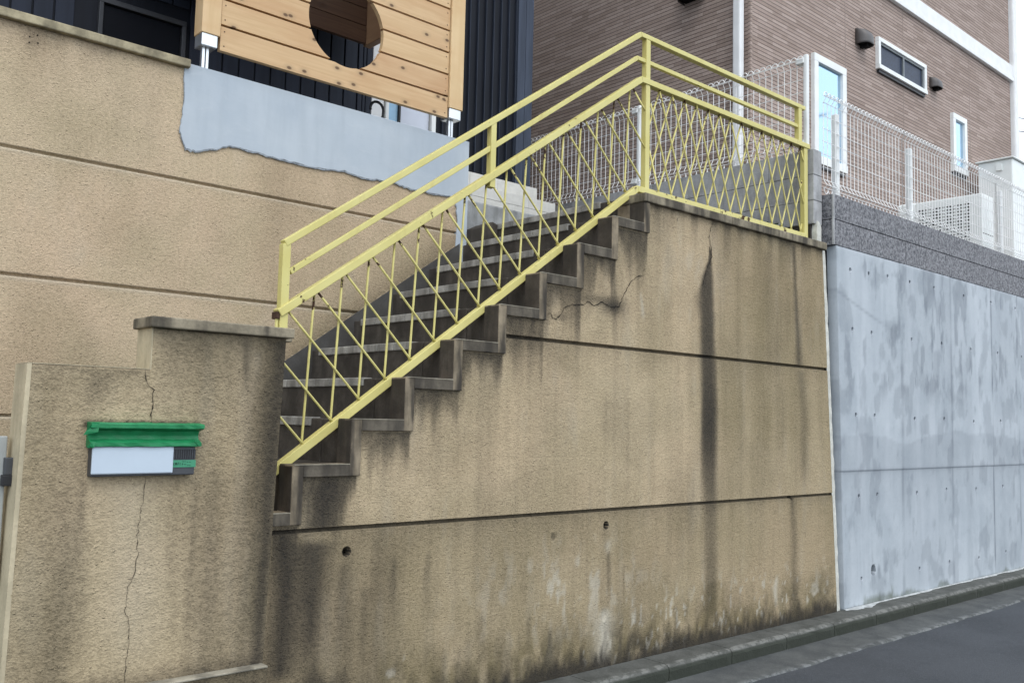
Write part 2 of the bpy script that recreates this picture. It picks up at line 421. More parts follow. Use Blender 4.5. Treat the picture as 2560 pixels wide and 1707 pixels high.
def mat_brick():
    m = NT('brown brick siding')
    sx = m.n('ShaderNodeSeparateXYZ', i_Vector=m.co)
    uv = m.n('ShaderNodeCombineXYZ', i_X=m.math('ADD', sx.outputs[0], sx.outputs[1]), i_Y=sx.outputs[2]).outputs[0]
    b = m.n('ShaderNodeTexBrick', i_Vector=uv, i_Color1=(.31, .240, .205), i_Color2=(.47, .378, .332), i_Mortar=(.24, .18, .15), i_Scale=1.0,
            i_Mortar_Size=.0012, i_Mortar_Smooth=.5, i_Bias=.0, i_Brick_Width=.27, i_Row_Height=.040, offset=.37)
    fr = m.math('FRACT', m.math('DIVIDE', sx.outputs[2], .040)); edge = m.math('MINIMUM', fr, m.math('SUBTRACT', 1.0, fr))
    ln_ = m.ramp(edge, .045, .115, 1, 0)
    n = m.noise(3, 4); f = m.noise(70, 4, rough=.7); f2 = m.noise(1.0, 3, m.scale((9, 9, 26)))
    c = m.mix(m.ramp(n, .3, .7, 0, .30), b.outputs['Color'], (.36, .278, .235))
    c = m.mix(m.ramp(f, .42, .75, 0, .5), c, (.17, .125, .105))
    c = m.mix(m.ramp(f2, .5, .8, 0, .3), c, (.44, .36, .32))
    c = m.mix(m.math('MULTIPLY', ln_, .80), c, (.030, .024, .022))
    h = m.math('ADD', m.math('MULTIPLY', ln_, -1.0), m.math('MULTIPLY', f, .3))
    m.bump(h, .8, .006)
    return m.fin(c, .85, 0, .2)
M['brick'] = mat_brick()
def mat_asphalt():
    m = NT('asphalt'); a = m.noise(1.4, 5); f = m.noise(160, 3, rough=.8); v = m.vor(210).outputs['Distance']
    base = m.mix(m.ramp(a, .3, .7), (.040, .044, .050), (.056, .061, .069))
    base = m.mix(m.ramp(m.noise(38, 4, rough=.75), .5, .7, 0, .45), base, (.085, .094, .108)); base = m.mix(m.ramp(m.noise(5, 6, rough=.7), .52, .75, 0, .5), base, (.030, .035, .043))
    base = m.mix(m.ramp(f, .5, .8, 0, .6), base, (.11, .12, .135))
    m.bump(m.math('ADD', f, v), .6, .004)
    return m.fin(base, .85)
M['asphalt'] = mat_asphalt()
M['ground'] = mat_cement('bare earth', (.16, .14, .11), .3, .5, 4)

# ================================================================== SETTING
MB().box(-40, 120, 3.5, 90, -1.70, -1.62).build('ground', M['ground'])['kind'] = 'structure'
rd = MB().box(-40, 120, -60, 3.06, -1.70, -1.446).build('road', M['asphalt']); rd['kind'] = 'structure'
# gutter with a ragged outer lip of worn mortar
gm = MB(); n = 260; top = []; edge = []
for i in range(n+1):
    x = -6 + 26*i/n; e = 3.045 + .016*(float(fbm(x*3.1, 0, 5))-.5)*2 + .010*(float(vn(x*21, 3, 8))-.5); edge.append((x, e))
vs_ = []; fs_ = []
for x, e in edge: vs_ += [(x, e, -1.452), (x, e+.012, -1.436), (x, 3.325, -1.428)]
for i in range(n):
    a = 3*i; fs_ += [(a, a+3, a+4, a+1), (a+1, a+4, a+5, a+2)]
gm.add(vs_, fs_).build('gutter', M['gutter'])['kind'] = 'structure'
# kerb stones with worn rounded arrises, one every 0.6 m
km = MB(); x = -5.4
while x < 20:
    L_ = .60; prof = [(3.508, -1.337), (3.345, -1.335), (3.322, -1.340), (3.310, -1.353), (3.307, -1.372), (3.318, -1.445), (3.508, -1.445)]
    m_ = 9; base = len(km.v); vs_ = []
    for k in range(m_+1):
        xx = x + .003 + (L_-.006)*k/m_
        for q, (yy, zz) in enumerate(prof):
            wv = .005*(float(vn(xx*19, q*3.1, 4))-.5) if 0 < q < 5 else 0
            inx = .006 if (k in (0, m_) and 0 < q < 5) else 0
            vs_.append((xx, yy+wv+inx, zz+wv*.6-inx*.6))
    p_ = len(prof); fs_ = []
    for k in range(m_):
        for q in range(p_-1): fs_.append((k*p_+q, (k+1)*p_+q, (k+1)*p_+q+1, k*p_+q+1))
    fs_ += [tuple(range(p_)), tuple(range((m_+1)*p_-1, m_*p_-1, -1))]
    km.add(vs_, fs_); x += L_
kb = km.build('kerb', M['kerb']); kb['kind'] = 'structure'
MB().box(4.30, 6.2, 4.86, 12, 1.0, 1.33).build('landing_ground', M['step'])['kind'] = 'structure'
MB().box(6.35, 40, 3.6, 30, .9, 1.70).build('neighbour_ground', M['ground'])['kind'] = 'structure'
MB().box(-12, 3.86, 5.0, 30, .9, 1.55).build('yard_ground', M['ground'])['kind'] = 'structure'

# ================================================================== helper fields for stains
def streak(X, Z, pts, s, D, ft=.04, fb=.25, sharp=2.0):
    """a run-down stain: pts are (u, v, halfwidth in metres) from its top to its bottom"""
    P = [PY(u, v, D) for u, v, _ in pts]; z = np.array([p[2] for p in P]); xx = np.array([p[0] for p in P]); ww = np.array([q[2] for q in pts])
    o = np.argsort(z); z = z[o]; xx = xx[o]; ww = ww[o]
    wob = (fbm(X*0+3.7, Z*6, 3)-.5)*.02
    xc = np.interp(Z, z, xx)+wob; wd = np.interp(Z, z, ww)*(.85+.35*fbm(X*25, Z*3, 9))
    g = np.exp(-np.abs((X-xc)/wd)**sharp)
    return s*g*sstep(z[-1]+ft*.2, z[-1]-ft, Z)*sstep(z[0]-fb*.3, z[0]+fb, Z)
def blob(X, Z, u, v, rx, rz, s, D):
    p = PY(u, v, D); return s*np.exp(-((X-p[0])/rx)**2-((Z-p[2])/rz)**2)
def rag(X, Z, fx, fz, seed): return fbm(X*fx, Z*fz, seed)

# ================================================================== MAIN STAIR WALL
D0 = 3.5; RUN, RISE, XR0, ZT0 = .279, .197, 2.477, .181
def xr(k): return XR0+RUN*k
def zt(k): return ZT0+RISE*k
def top_z(x):
    k = np.floor((x-XR0)/RUN+1e-6); k = np.clip(k, -3, 6); t = ZT0+RISE*k
    return np.where(k >= 6, 1.335, t)
wall = thing('stair_wall', (4.0, 3.5, -1.34), 'tan roughcast wall with stepped top under the yellow railing, streaked black', 'wall')
XL, ZB = 1.80, -1.345
GR = (-.487, .4205)
holes = [PY(796, 1266, D0), PY(1392, 1206, D0), PY(1818, 1143, D0)]; hr = [.022, .022, .018]
chips = [PY(1272, 1232, D0), PY(1388, 1412, D0)]
xs = np.arange(XL, 6.1905, .0127); zs = np.arange(ZB, 1.34, .0127)
xs = xs[[min(abs(x-xr(k)) for k in range(-3, 7)) > .004 for x in xs]]; zs = zs[[min(abs(z-zt(k)) for k in range(-3, 6)) > .004 for z in zs]]
xs = list(xs)+[xr(k) for k in range(-2, 7)]+[6.19]; zs = list(zs)+[zt(k) for k in range(-3, 6)]+[1.335]
for g in GR: zs += [g-.0105, g-.0092, g+.0092, g+.0105]
for h_, r_ in zip(holes, hr):
    for q in np.linspace(-1.15, 1.15, 13): xs.append(h_[0]+q*r_); zs.append(h_[2]+q*r_)
def main_y(X, Z):
    y = np.zeros(X.shape)
    for g in GR: y = np.where(np.abs(Z-g) < .0098, .024, y)
    for h_, r_ in zip(holes, hr):
        d = np.hypot(X-h_[0], Z-h_[2]); y = np.maximum(y, np.where(d < r_*.92, .07, 0))
    for c in chips:
        d = np.hypot((X-c[0])/.8, Z-c[2])+.012*(rag(X, Z, 40, 40, 3)-.5); y = np.maximum(y, .006*sstep(.026, .018, d))
    return y + .0035*(rag(X, Z, 30, 30, 2)-.5)
def main_dirt_shade(X, Z):
    a = .03+.10*sstep(.47, .75, rag(X, Z, 8, .8, 21))*(.4+1.2*rag(X, Z, 3, 3, 23))+.10*sstep(.5, .75, rag(X, Z, 26, 1.5, 22))+.10*sstep(.5, .7, rag(X, Z, 2.2, 2.6, 24))
    zl = sstep(2.75, 1.95, X)*sstep(-.40, -.60, Z); a = scr(a, zl*(.30+.62*sstep(.40, .60, rag(X, Z, 7, 2.2, 25))))
    S = lambda p, s, **k: streak(X, Z, p, s, D0, **k)
    for p, s, kw in (
        ([(1632, 562, .006), (1631, 600, .022), (1625, 640, .062), (1624, 700, .078), (1627, 900, .085), (1630, 1180, .075)], .90, dict(sharp=5, fb=.55)),
        ([(1628, 850, .08), (1631, 1150, .075), (1632, 1300, .07), (1632, 1500, .06)], .58, dict(sharp=3, fb=.5, ft=.3)),
        ([(1622, 640, .02), (1606, 680, .04), (1602, 720, .02)], .45, dict(fb=.1)),
        ([(1822, 556, .03), (1826, 640, .022), (1831, 770, .032), (1833, 842, .045)], .72, dict(fb=.02)),
        ([(1836, 846, .05), (1842, 960, .05), (1840, 1130, .045)], .42, {}),
        ([(1818, 1140, .012), (1822, 1230, .03), (1822, 1420, .04)], .42, {}),
        ([(1760, 570, .10), (1770, 700, .10), (1775, 880, .08)], .22, {}),
        ([(1410, 600, .012), (1412, 680, .03), (1412, 735, .025), (1414, 800, .02)], .55, {}),
        ([(1398, 1262, .018), (1398, 1330, .02), (1397, 1400, .018)], .55, {}),
        ([(1350, 1262, .006), (1348, 1330, .007)], .4, {}), ([(1432, 1290, .006), (1432, 1400, .008)], .45, {}),
        ([(905, 1270, .014), (903, 1340, .02), (900, 1440, .02)], .45, {}), ([(985, 1260, .012), (978, 1340, .018), (975, 1420, .02)], .38, {}),
        ([(1262, 1440, .012), (1258, 1560, .03)], .5, {}), ([(1215, 1400, .012), (1210, 1560, .03)], .35, {}),
        ([(1107, 1400, .015), (1105, 1520, .03)], .35, {}),
        ([(655, 1215, .05), (655, 1350, .05), (640, 1570, .06)], .85, dict(fb=.05)),
        ([(765, 1085, .05), (752, 1130, .09), (740, 1195, .10), (735, 1222, .11)], .92, dict(sharp=3, fb=.03)),
        ([(722, 1238, .10), (722, 1300, .075), (715, 1420, .05), (705, 1570, .05)], .80, {}),
        ([(690, 1235, .10), (680, 1400, .09), (670, 1570, .12)], .55, {}),
        ([(790, 1290, .03), (785, 1420, .05), (780, 1570, .05)], .42, {}),
        ([(840, 1340, .03), (835, 1460, .04), (830, 1570, .06)], .38, {})):
        a = scr(a, S(p, s, **kw))
    a = scr(a, blob(X, Z, 1408, 704, .10, .05, .95, D0)); a = scr(a, blob(X, Z, 1370, 688, .18, .025, .55, D0)); a = scr(a, blob(X, Z, 1290, 728, .07, .02, .5, D0))
    # drips under every tread
    k = np.floor((X-XR0-.045)/RUN); lip = ZT0+RISE*k-.052; d = lip-Z
    ln = .085+.34*np.clip(fbm(X*26, X*0+2, 31)-.22, 0, 1)**1.2*1.5 + .16*sstep(.30, .7, vn(X*5.2, X*0, 37))
    act = (X > 1.85) & (k <= 5) & (d > -.002)
    drip = np.where(act, .92*sstep(1.0, .12, d/ln)*(.62+.38*fbm(X*40, Z*12, 5)), 0)
    a = scr(a, drip); a = scr(a, np.where(act, .50*np.exp(-d/.18)*sstep(.3, .7, rag(X, Z, 16, 2, 14)), 0))
    # shading painted beneath the coping in ragged runs; darkening under and inside the grooves
    e = 1.30-Z; a = scr(a, np.where(X > xr(6), (.35+.5*sstep(.35, .7, vn(X*14, X*0, 6)))*np.exp(-np.clip(e, 0, 9)/(.03+.10*vn(X*9, X*0, 12))), 0))
    for g, s in ((GR[0], .40), (GR[1], .30)):
        e = g-Z; a = scr(a, np.where(e > -.006, s*np.exp(-np.clip(e, 0, 9)/(.02+.05*vn(X*17, X*0, 44))), 0))
    for g in GR: a = scr(a, .65*(np.abs(Z-g) < .0098))
    for h_, r_ in zip(holes, hr):
        d_ = np.hypot(X-h_[0], Z-h_[2]); a = scr(a, .97*(d_ < r_*1.0)); a = scr(a, .35*np.exp(-((X-h_[0])/.03)**2)*np.exp(-np.clip(h_[2]-Z, 0, 9)/.12)*(Z < h_[2]))  # hole interiors painted near black as shade; the run below is staining
    # splash zone above the kerb
    e = Z-ZB; b = e+.055*(rag(X, Z, 9, 6, 51)-.5)*2+.05*(rag(X, Z, 45, 14, 52)-.5)*2
    a = scr(a, .93*sstep(.15, .02, b)); a = scr(a, .45*sstep(.38, .08, b)*sstep(.4, .65, rag(X, Z, 20, 9, 53)))
    p = PY(1272, 1232, D0); a = scr(a, .55*(np.hypot((X-p[0])/1.2, Z-p[2]) < .016)*sstep(.3, .5, rag(X, Z, 60, 60, 9)))
    return a
def main_moss(X, Z):
    p0 = PY(1648, 700, D0)[0]; p1 = PY(1885, 700, D0)[0]
    a = .52*sstep(p0-.05, p0+.08, X)*(.40+.85*rag(X, Z, 9, 1.1, 61))*sstep(-1.3, .3, Z)
    a = scr(a, .05+.18*sstep(.42, .72, rag(X, Z, 4, 2.2, 62))+.24*sstep(-.47, -.5, Z))
    e = Z-ZB+.12*(rag(X, Z, 7, 5, 63)-.5)*2; a = scr(a, .75*sstep(.36, .05, e)*sstep(.25, .6, rag(X, Z, 14, 9, 64)))
    a = scr(a, streak(X, Z, [(1635, 1330, .10), (1630, 1480, .13)], .55, D0)); a = scr(a, blob(X, Z, 820, 1260, .5, .18, .22, D0))
    return a
def main_pale(X, Z):
    a = .12*sstep(.62, .8, rag(X, Z, 13, 2.2, 71))
    for p, s in (([(1389, 1392, .035), (1388, 1420, .07), (1385, 1535, .07)], .9), ([(1472, 668, .008), (1478, 735, .016)], .6), ([(1652, 690, .01), (1662, 775, .012)], .0),
                 ([(1640, 690, .01), (1655, 776, .012)], .0), ([(1785, 1318, .012), (1780, 1350, .03), (1783, 1395, .012)], .75), ([(1398, 1235, .03), (1397, 1275, .02)], .45)):
        if s: a = scr(a, streak(X, Z, p, s, D0, fb=.05))
    p = PY(1300, 1345, D0); zone = np.exp(-((X-p[0])/.55)**2-((Z-p[2]+.02)/.22)**2)
    a = scr(a, .75*zone*sstep(.56, .72, rag(X, Z, 20, 8, 72)))
    e = Z-ZB; a = scr(a, .85*sstep(.66, .74, rag(X, Z, 40, 17, 73))*sstep(.5, .2, e)*(X > 3.6))
    a = scr(a, .8*sstep(.72, .80, rag(X, Z, 11, 7, 75))*sstep(.4, .15, e))
    p = PY(1600, 640, D0); a = scr(a, .30*np.exp(-((X-p[0])/.25)**2-((Z-p[2])/.3)**2)*sstep(.5, .7, rag(X, Z, 18, 6, 74)))
    return a
def main_warp(X, Z):
    t = np.clip((X-5.75)/(6.19-5.75), 0, 1); return X + t*(1.3-Z)*.070, Z
grid_wall('wall', D0, np.array(xs), np.array(zs), lambda X, Z: Z < top_z(X), M['tan'], wall, main_y,
          dict(dirt_shade=main_dirt_shade, moss=main_moss, pale=main_pale), main_warp, back=3.56)
for h_, r_ in zip(holes, hr):
    MB().box(h_[0]-r_, h_[0]+r_, 3.566, 3.569, h_[2]-r_, h_[2]+r_).build('weep_hole', M['void'], wall)
# the plaster band that follows the steps
w_ = .050; up = [(1.80, zt(-3)+.002)]; dn = [(1.80, zt(-3)-w_)]
for k in range(-3, 6):
    xa = xr(k+1)-.003; zn = zt(k+1)+.002 if k < 5 else 1.2985
    up += [(xa, zt(k)+.002), (xa, zn)]; dn += [(xa+w_+.003, zt(k)-w_), (xa+w_+.003, zn-w_-.002 if k < 5 else 1.2985)]
sb = MB(); m_ = len(up); vs_ = []
for x_, z_ in up: vs_ += [(x_, 3.486, z_), (x_, 3.599, z_)]
for x_, z_ in dn: vs_ += [(x_, 3.486, z_), (x_, 3.599, z_)]
fs_ = []
for i in range(m_-1):
    u0_, u1_, d0_, d1_ = 2*i, 2*i+2, 2*m_+2*i, 2*m_+2*i+2
    fs_ += [(d0_, d1_, u1_, u0_), (u0_, u1_, u1_+1, u0_+1), (d1_, d0_, d0_+1, d1_+1)]
fs_ += [(2*m_-2, 4*m_-2, 4*m_-1, 2*m_-1), (0, 1, 2*m_+1, 2*m_)]
sb.add(vs_, fs_).build('step_band', M['trim'], wall, .0045)
for k in range(-2, 7):                     # grime-blackened riser ends and tread fronts, with a worn pale arris
    MB().box(xr(k)-.0048, xr(k)-.0029, 3.4905, 3.5985, zt(k-1)+.003, zt(k)-.006 if k < 6 else 1.297).build('riser_grime', M['riser'], wall)
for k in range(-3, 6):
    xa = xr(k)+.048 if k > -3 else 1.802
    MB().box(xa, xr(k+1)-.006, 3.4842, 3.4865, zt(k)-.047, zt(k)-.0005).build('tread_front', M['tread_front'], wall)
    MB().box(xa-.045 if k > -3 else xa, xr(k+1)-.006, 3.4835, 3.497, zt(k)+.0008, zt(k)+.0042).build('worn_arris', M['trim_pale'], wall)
cp = MB(); x = xr(6)-.012
MB().box(xr(6)-.003, xr(6)+.05, 3.6005, 3.70, 1.10, 1.2985).build('step_band', M['trim'], wall, .004)
joints = [x, 5.02, 5.66, 6.215]
for a_, b_ in zip(joints[:-1], joints[1:]):
    cp.box(a_+.0015, b_-.0015, 3.474, 3.70, 1.299, 1.352)
cp.build('coping', M['coping'], wall, .006)

def crack(pts, D, wdt, parent, proud=.0016):
    wdt *= .72
    P = []
    for i in range(len(pts)-1):
        a = PY(*pts[i], D); b = PY(*pts[i+1], D); n_ = max(2, int(np.linalg.norm(b-a)/.012))
        for t in range(n_): P.append(a+(b-a)*t/n_)
    P.append(PY(*pts[-1], D)); m_ = MB(); vs_ = []; fs_ = []
    for i, p in enumerate(P):
        a = P[max(0, i-1)]; b = P[min(len(P)-1, i+1)]; d = (b-a)/np.linalg.norm(b-a); nrm = np.array([d[2], 0, -d[0]])
        j = nrm*(random.random()-.5)*.008; ww = wdt*(.3+1.2*random.random())*(.25 if i in (0, len(P)-1) else 1)
        for s in (-1, 1): q = p+j+nrm*s*ww/2; vs_.append((q[0], D-proud-.0022, q[2]))
    for i in range(len(P)-1): fs_.append((2*i, 2*i+1, 2*i+3, 2*i+2))
    m_.add(vs_, fs_); o = m_.build('crack', M['dark'], parent); return o
cz = lambda x, y: ((1150+x*.21683)/S2, (480+y*.21683)/S2)
crack([cz(*p) for p in ((1010,1412),(1042,1398),(1055,1455),(1105,1470),(1150,1415),(1195,1340),(1270,1302),(1420,1298),(1462,1262),(1545,1308),(1640,1268),(1700,1312),(1745,1335),(1830,1318),(1872,1215),(1948,1052),(2045,980),(2112,962))], D0, .006, wall)
czf = lambda x, y: ((1560+x*.2211)/S2, (300+y*.2211)/S2)
crack([czf(*p) for p in ((1008,1148),(975,1225),(958,1335),(970,1400),(962,1470),(960,1560))], D0, .005, wall)
crack([czf(*p) for p in ((602,1105),(603,1145))], D0, .005, wall)
crack([(1632, 562), (1634, 590), (1622, 620), (1612, 660)], D0, .006, wall)

# ================================================================== STAIRCASE
st = thing('staircase', (3.0, 4.1, -1.0), 'dark grimy mortar staircase with pale nosings behind the yellow railing', 'stairs')
YB = 4.846
for k in range(-4, 7):
    x0 = xr(k); x1 = xr(k+1)+.06; z1 = zt(k) if k < 6 else 1.347
    if k == 6: x1 = 6.19
    t = MB()
    yb = YB if k < 6 else 5.2
    zb_ = z1-.42
    if k < 6:
        t.box(x0+.002, x1, 3.601, 3.748, zb_, z1-.001)
        t.box(x0, x1, 3.752, yb, zb_, z1)
    else:
        t.box(x0+.002, x1, 3.702, 3.748, zb_, z1-.001)
        t.box(x0+.002, x0+.25, 3.601, 3.702, zb_, 1.298)
        t.box(x0, x1, 3.752, 4.85, zb_, z1)
    s_ = t.build('step', M['step'], st, .006)
    nz = MB(); ya, yb2 = 3.84, (4.755 if k < 6 else 4.81); L_ = (yb2-ya)/6
    for i in range(6): nz.box(x0-.010, x0+.05, ya+L_*i+.0012, ya+L_*(i+1)-.0012, z1-.036, z1+.006)
    nz.build('nosing', M['nosing'], s_, .005)

# ================================================================== BACK RETAINING WALL
YK = 4.85
bw = thing('retaining_wall', (2.0, 4.85, -1.0), 'clean tan roughcast retaining wall with three grooves, standing behind the staircase', 'wall')
GB = (1.2432, .6312, -.0375)
xs = list(np.arange(-4.5, .6, .05))+list(np.arange(.6, 3.9, .0165))+[3.9]; zs = list(np.arange(-1.3, 1.857, .0165))+[1.857]
for g in GB: zs += [g-.017, g-.0085, g-.0068, g+.0068, g+.0085]
def bk_y(X, Z):
    y = .003*(rag(X, Z, 30, 30, 2)-.5)
    for g in GB: y = np.where(np.abs(Z-g) < .0075, .020, y)
    return y
def bk_dirt(X, Z):
    a = .03+.13*sstep(.5, .8, rag(X, Z, 3, 1.3, 101))
    e = 1.857-Z; a = scr(a, np.where(X < 1.95, .35*np.exp(-np.clip(e, 0, 9)/(.04+.12*vn(X*8, X*0, 3)))*sstep(.2, .7, vn(X*12, X*0, 5)), 0))
    a = scr(a, blob(X, Z, 78, 92, .05, .05, .35, YK)); a = scr(a, streak(X, Z, [(78, 95, .03), (76, 135, .03)], .25, YK))
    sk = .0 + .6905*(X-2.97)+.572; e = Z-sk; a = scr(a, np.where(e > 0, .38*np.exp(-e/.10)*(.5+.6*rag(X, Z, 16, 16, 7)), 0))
    for g in GB: e = g-Z; a = scr(a, np.where(e > -.006, .12*np.exp(-np.clip(e, 0, 9)/.04), 0))
    return a
def bk_moss(X, Z):
    a = .05+.30*sstep(.48, .75, rag(X, Z, 1.6, 1.1, 111))
    sk = .6905*(X-2.97)+.572; e = Z-sk; return scr(a, np.where(e > 0, .45*np.exp(-e/.18), 0))
grid_wall('wall', YK, np.array(xs), np.array(zs), lambda X, Z: Z < 5, M['tan_back'], bw, bk_y, dict(dirt_shade=bk_dirt, moss=bk_moss, pale=lambda X, Z: scr(.15*sstep(.6, .8, rag(X, Z, 4, 2, 5)), sum(.55*np.exp(-((Z-g+.012)/.006)**2) for g in GB))), None, back=4.99)  # pale also paints a lit lower lip under each groove
cb = MB()
for a_, b_ in ((-4.5, -1.8), (-1.8, .72), (.72, 1.931)): cb.box(a_+.0015, b_-.0015, 4.815, 5.03, 1.857, 1.903)
cb.build('coping', M['coping_back'], bw, .006)
# smooth mortar patch with torn edge
z1c = lambda x, y: ((x*.36565)/S2, (y*.36565)/S2); z2c = lambda x, y: ((850+x*.36565)/S2, (y*.36565)/S2); lc = lambda x, y: ((880+x*.21683)/S2, (200+y*.21683)/S2)
ol = [z1c(*p) for p in ((1262,478),(1256,560),(1258,640),(1252,740),(1238,820),(1228,900),(1236,955),(1268,1025),(1300,1032),(1345,1040),(1420,1030),(1500,1022),(1560,1004),(1640,1014),(1700,1035),(1790,1062),(1900,1090),(2010,1118),(2150,1150),(2240,1168),(2352,1174))]
ol += [lc(*p) for p in ((60,1108),(150,1140),(240,1146),(330,1160),(420,1180),(500,1198),(580,1228),(650,1258),(740,1275),(840,1298),(940,1318),(1050,1332),(1120,1345),(1185,1380),(1192,1450),(1198,1520),(1205,1600),(1212,1720))]
P2 = []
for i in range(len(ol)-1):
    a = PY(*ol[i], YK); b = PY(*ol[i+1], YK)
    for t in range(3):
        p = a+(b-a)*t/3; P2.append((p[0]+(random.random()-.5)*.010, p[2]+(random.random()-.5)*.010))
P2[0] = (P2[0][0], 1.889)
P2 += [(3.80, .98), (3.903, .98), (3.903, 1.889)]
MB().prism(P2, 4.843, 5.0).build('mortar_patch', M['mortar'], bw, .003)
rim = []                                  # torn lip of darker mortar around the patch
m_ = MB(); vs_ = []; fs_ = []
for i, (x, z) in enumerate(P2[1:-4]):
    wv = .003+.007*random.random(); vs_ += [(x, 4.8412, z+.004), (x-wv*.6, 4.8412, z-wv)]
for i in range(len(vs_)//2-1): fs_.append((2*i, 2*i+1, 2*i+3, 2*i+2))
m_.add(vs_, fs_).build('patch_edge', mat_cement('torn mortar edge', (.25, .275, .30), .5, .5, 40), bw)
# dark skirt along the flight, straight upper edge, sawtooth hidden behind the steps
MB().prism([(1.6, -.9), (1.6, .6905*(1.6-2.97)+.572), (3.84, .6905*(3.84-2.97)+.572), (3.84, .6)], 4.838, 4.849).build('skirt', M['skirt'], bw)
MB().prism([(.0,0),(.01,0),(.01,.01)], 4.846, 4.849)
# nail holes
nh = MB(); 
for u, v in ((450, 240), (68, 85), (86, 82), (67, 98), (87, 100)):
    p = PY(u*1.0, v*1.0, YK) if u > 100 else PY(u, v, YK); nh.tube([(p[0], 4.846, p[2]), (p[0], 4.86, p[2])], .0034, 8)
split(nh.build('nail_hole', M['void'], bw))

# ================================================================== GATE PILLAR WALL
YP = 3.42
pw = thing('gate_wall', (1.4, 3.45, -1.0), 'low tan roughcast wall with a stepped top, holding the letterbox with green tape', 'wall')
xs = np.arange(.868, 1.822, .0100); zs = np.arange(-1.0, .3045, .0100)
xs = list(xs[np.abs(xs-1.283) > .004])+[1.283, 1.822]; zs = list(zs[np.abs(zs-.151) > .004])+[.151, .305]
def pw_warp(X, Z):
    t = np.clip((X-1.6)/(1.822-1.6), 0, 1); t2 = np.clip((.95-X)/.08, 0, 1)
    return X + t*(Z-.2)*.032 - t2*(.15-Z)*.018, Z
def pw_dirt(X, Z):
    a = .04+.22*sstep(.45, .8, rag(X, Z, 9, 1.0, 201))
    S = lambda p, s, **k: streak(X, Z, p, s, YP, **k)
    for p, s, kw in (([(650, 770, .06), (640, 900, .085), (628, 1100, .075), (618, 1300, .06), (605, 1545, .05)], .88, dict(fb=.02)),
                     ([(600, 775, .06), (598, 900, .06), (585, 1200, .06), (560, 1545, .05)], .40, dict(fb=.02)),
                     ([(567, 772, .020), (565, 830, .016), (563, 905, .012)], .62, dict(fb=.12)), ([(520, 772, .02), (518, 860, .02)], .35, {}), ([(470, 772, .03), (468, 850, .025)], .35, {}), ([(420, 770, .10), (415, 900, .08)], .35, {}), ([(520, 770, .10), (510, 1000, .08)], .30, {}),
                     ([(230, 850, .05), (212, 930, .05), (205, 1010, .03)], .45, {}), ([(120, 850, .06), (105, 950, .08), (90, 1100, .08)], .22, {}),
                     ([(196, 1095, .014), (188, 1250, .02), (180, 1560, .03)], .25, dict(ft=.02)), ([(150, 1110, .05), (140, 1560, .06)], .15, {}),
                     ([(448, 1095, .014), (440, 1250, .018), (425, 1400, .02)], .25, dict(ft=.02)), ([(500, 1000, .03), (490, 1200, .03), (470, 1500, .04)], .2, {})):
        a = scr(a, S(p, s, **kw))
    e = np.where(X < 1.283, .151, .305)-Z; a = scr(a, (.30+.25*vn(X*16, X*0, 8))*np.exp(-np.clip(e, 0, 9)/(.03+.05*vn(X*11, X*0, 2))))
    e = Z+.985; a = scr(a, .6*sstep(.09, .0, e+.05*(rag(X, Z, 15, 10, 5)-.5)))
    a = scr(a, blob(X, Z, 330, 969, .20, .013, .0, YP))
    xl = PY(203, 1100, YP)[0]; xr_ = PY(446, 1100, YP)[0]; zb = PY(203, 1090, YP)[2]; slant = (zb-Z)*.03
    a = scr(a, .30*sstep(xl+.01-slant, xl-.02-slant, X)*sstep(zb+.25, zb-.02, Z)*sstep(xl-.30, xl-.05, X)*(.6+.5*rag(X, Z, 9, 2, 77)))
    a = scr(a, .26*sstep(xr_-.01-slant, xr_+.02-slant, X)*sstep(zb+.05, zb-.05, Z)*sstep(xr_+.35, xr_+.08, X))
    p = PY(330, 972, YP); a = scr(a, .92*sstep(.018, .0, Z-p[2]+.016*(rag(X, Z, 60, 40, 6)-.5))*(Z > p[2]-.02)*sstep(.225, .19, np.abs(X-p[0])))
    return a
def pw_moss(X, Z):
    a = .08+.2*sstep(.45, .75, rag(X, Z, 4, 1.2, 211))
    a = scr(a, streak(X, Z, [(640, 780, .08), (600, 1500, .09)], .45, YP)); return scr(a, streak(X, Z, [(120, 850, .1), (80, 1150, .1), (60, 1550, .14)], .22, YP))
def pw_pale(X, Z):
    return scr(.10*sstep(.55, .8, rag(X, Z, 12, 1.6, 221)), scr(streak(X, Z, [(310, 1098, .10), (310, 1300, .11), (300, 1560, .10)], .20, YP), streak(X, Z, [(592, 800, .02), (588, 900, .015)], .3, YP)))
grid_wall('wall', YP, np.array(xs), np.array(zs), lambda X, Z: np.where(X < 1.283, Z < .151, True), M['tan'], pw, lambda X, Z: .003*(rag(X, Z, 32, 32, 9)-.5), dict(dirt_shade=pw_dirt, moss=pw_moss, pale=pw_pale), pw_warp, back=3.565)
MB().box(1.262, 1.845, 3.385, 3.575, .3065, .3470).box(1.79, 1.938, 3.5755, 3.655, .3065, .3470).build('coping', M['coping'], pw, .005)
MB().box(.866, 1.2790, 3.4185, 3.5655, .1512, .1535).build('rim', M['tan_smooth'], pw)
MB().box(1.2792, 1.2835, 3.4195, 3.5655, .1512, .3062).build('end_face', M['tan_smooth'], pw)
ef = MB(); zz_ = np.linspace(-.99, .1505, 6)
for z in zz_: ef.v += [(.868-(.15-z)*.018-.003, 3.4190, z), (.868-(.15-z)*.018+.012, 3.4190, z), (.868-(.15-z)*.018-.003, 3.5655, z)]
for i in range(5): ef.f += [(3*i, 3*i+1, 3*i+4, 3*i+3), (3*i+2, 3*i, 3*i+3, 3*i+5)]
ef.build('end_face', M['tan_smooth'], pw)
z4c = lambda x, y: ((x*.36565)/S2, (570+y*.36565)/S2); z7c = lambda x, y: ((x*.36565)/S2, (1137+y*.36565)/S2)
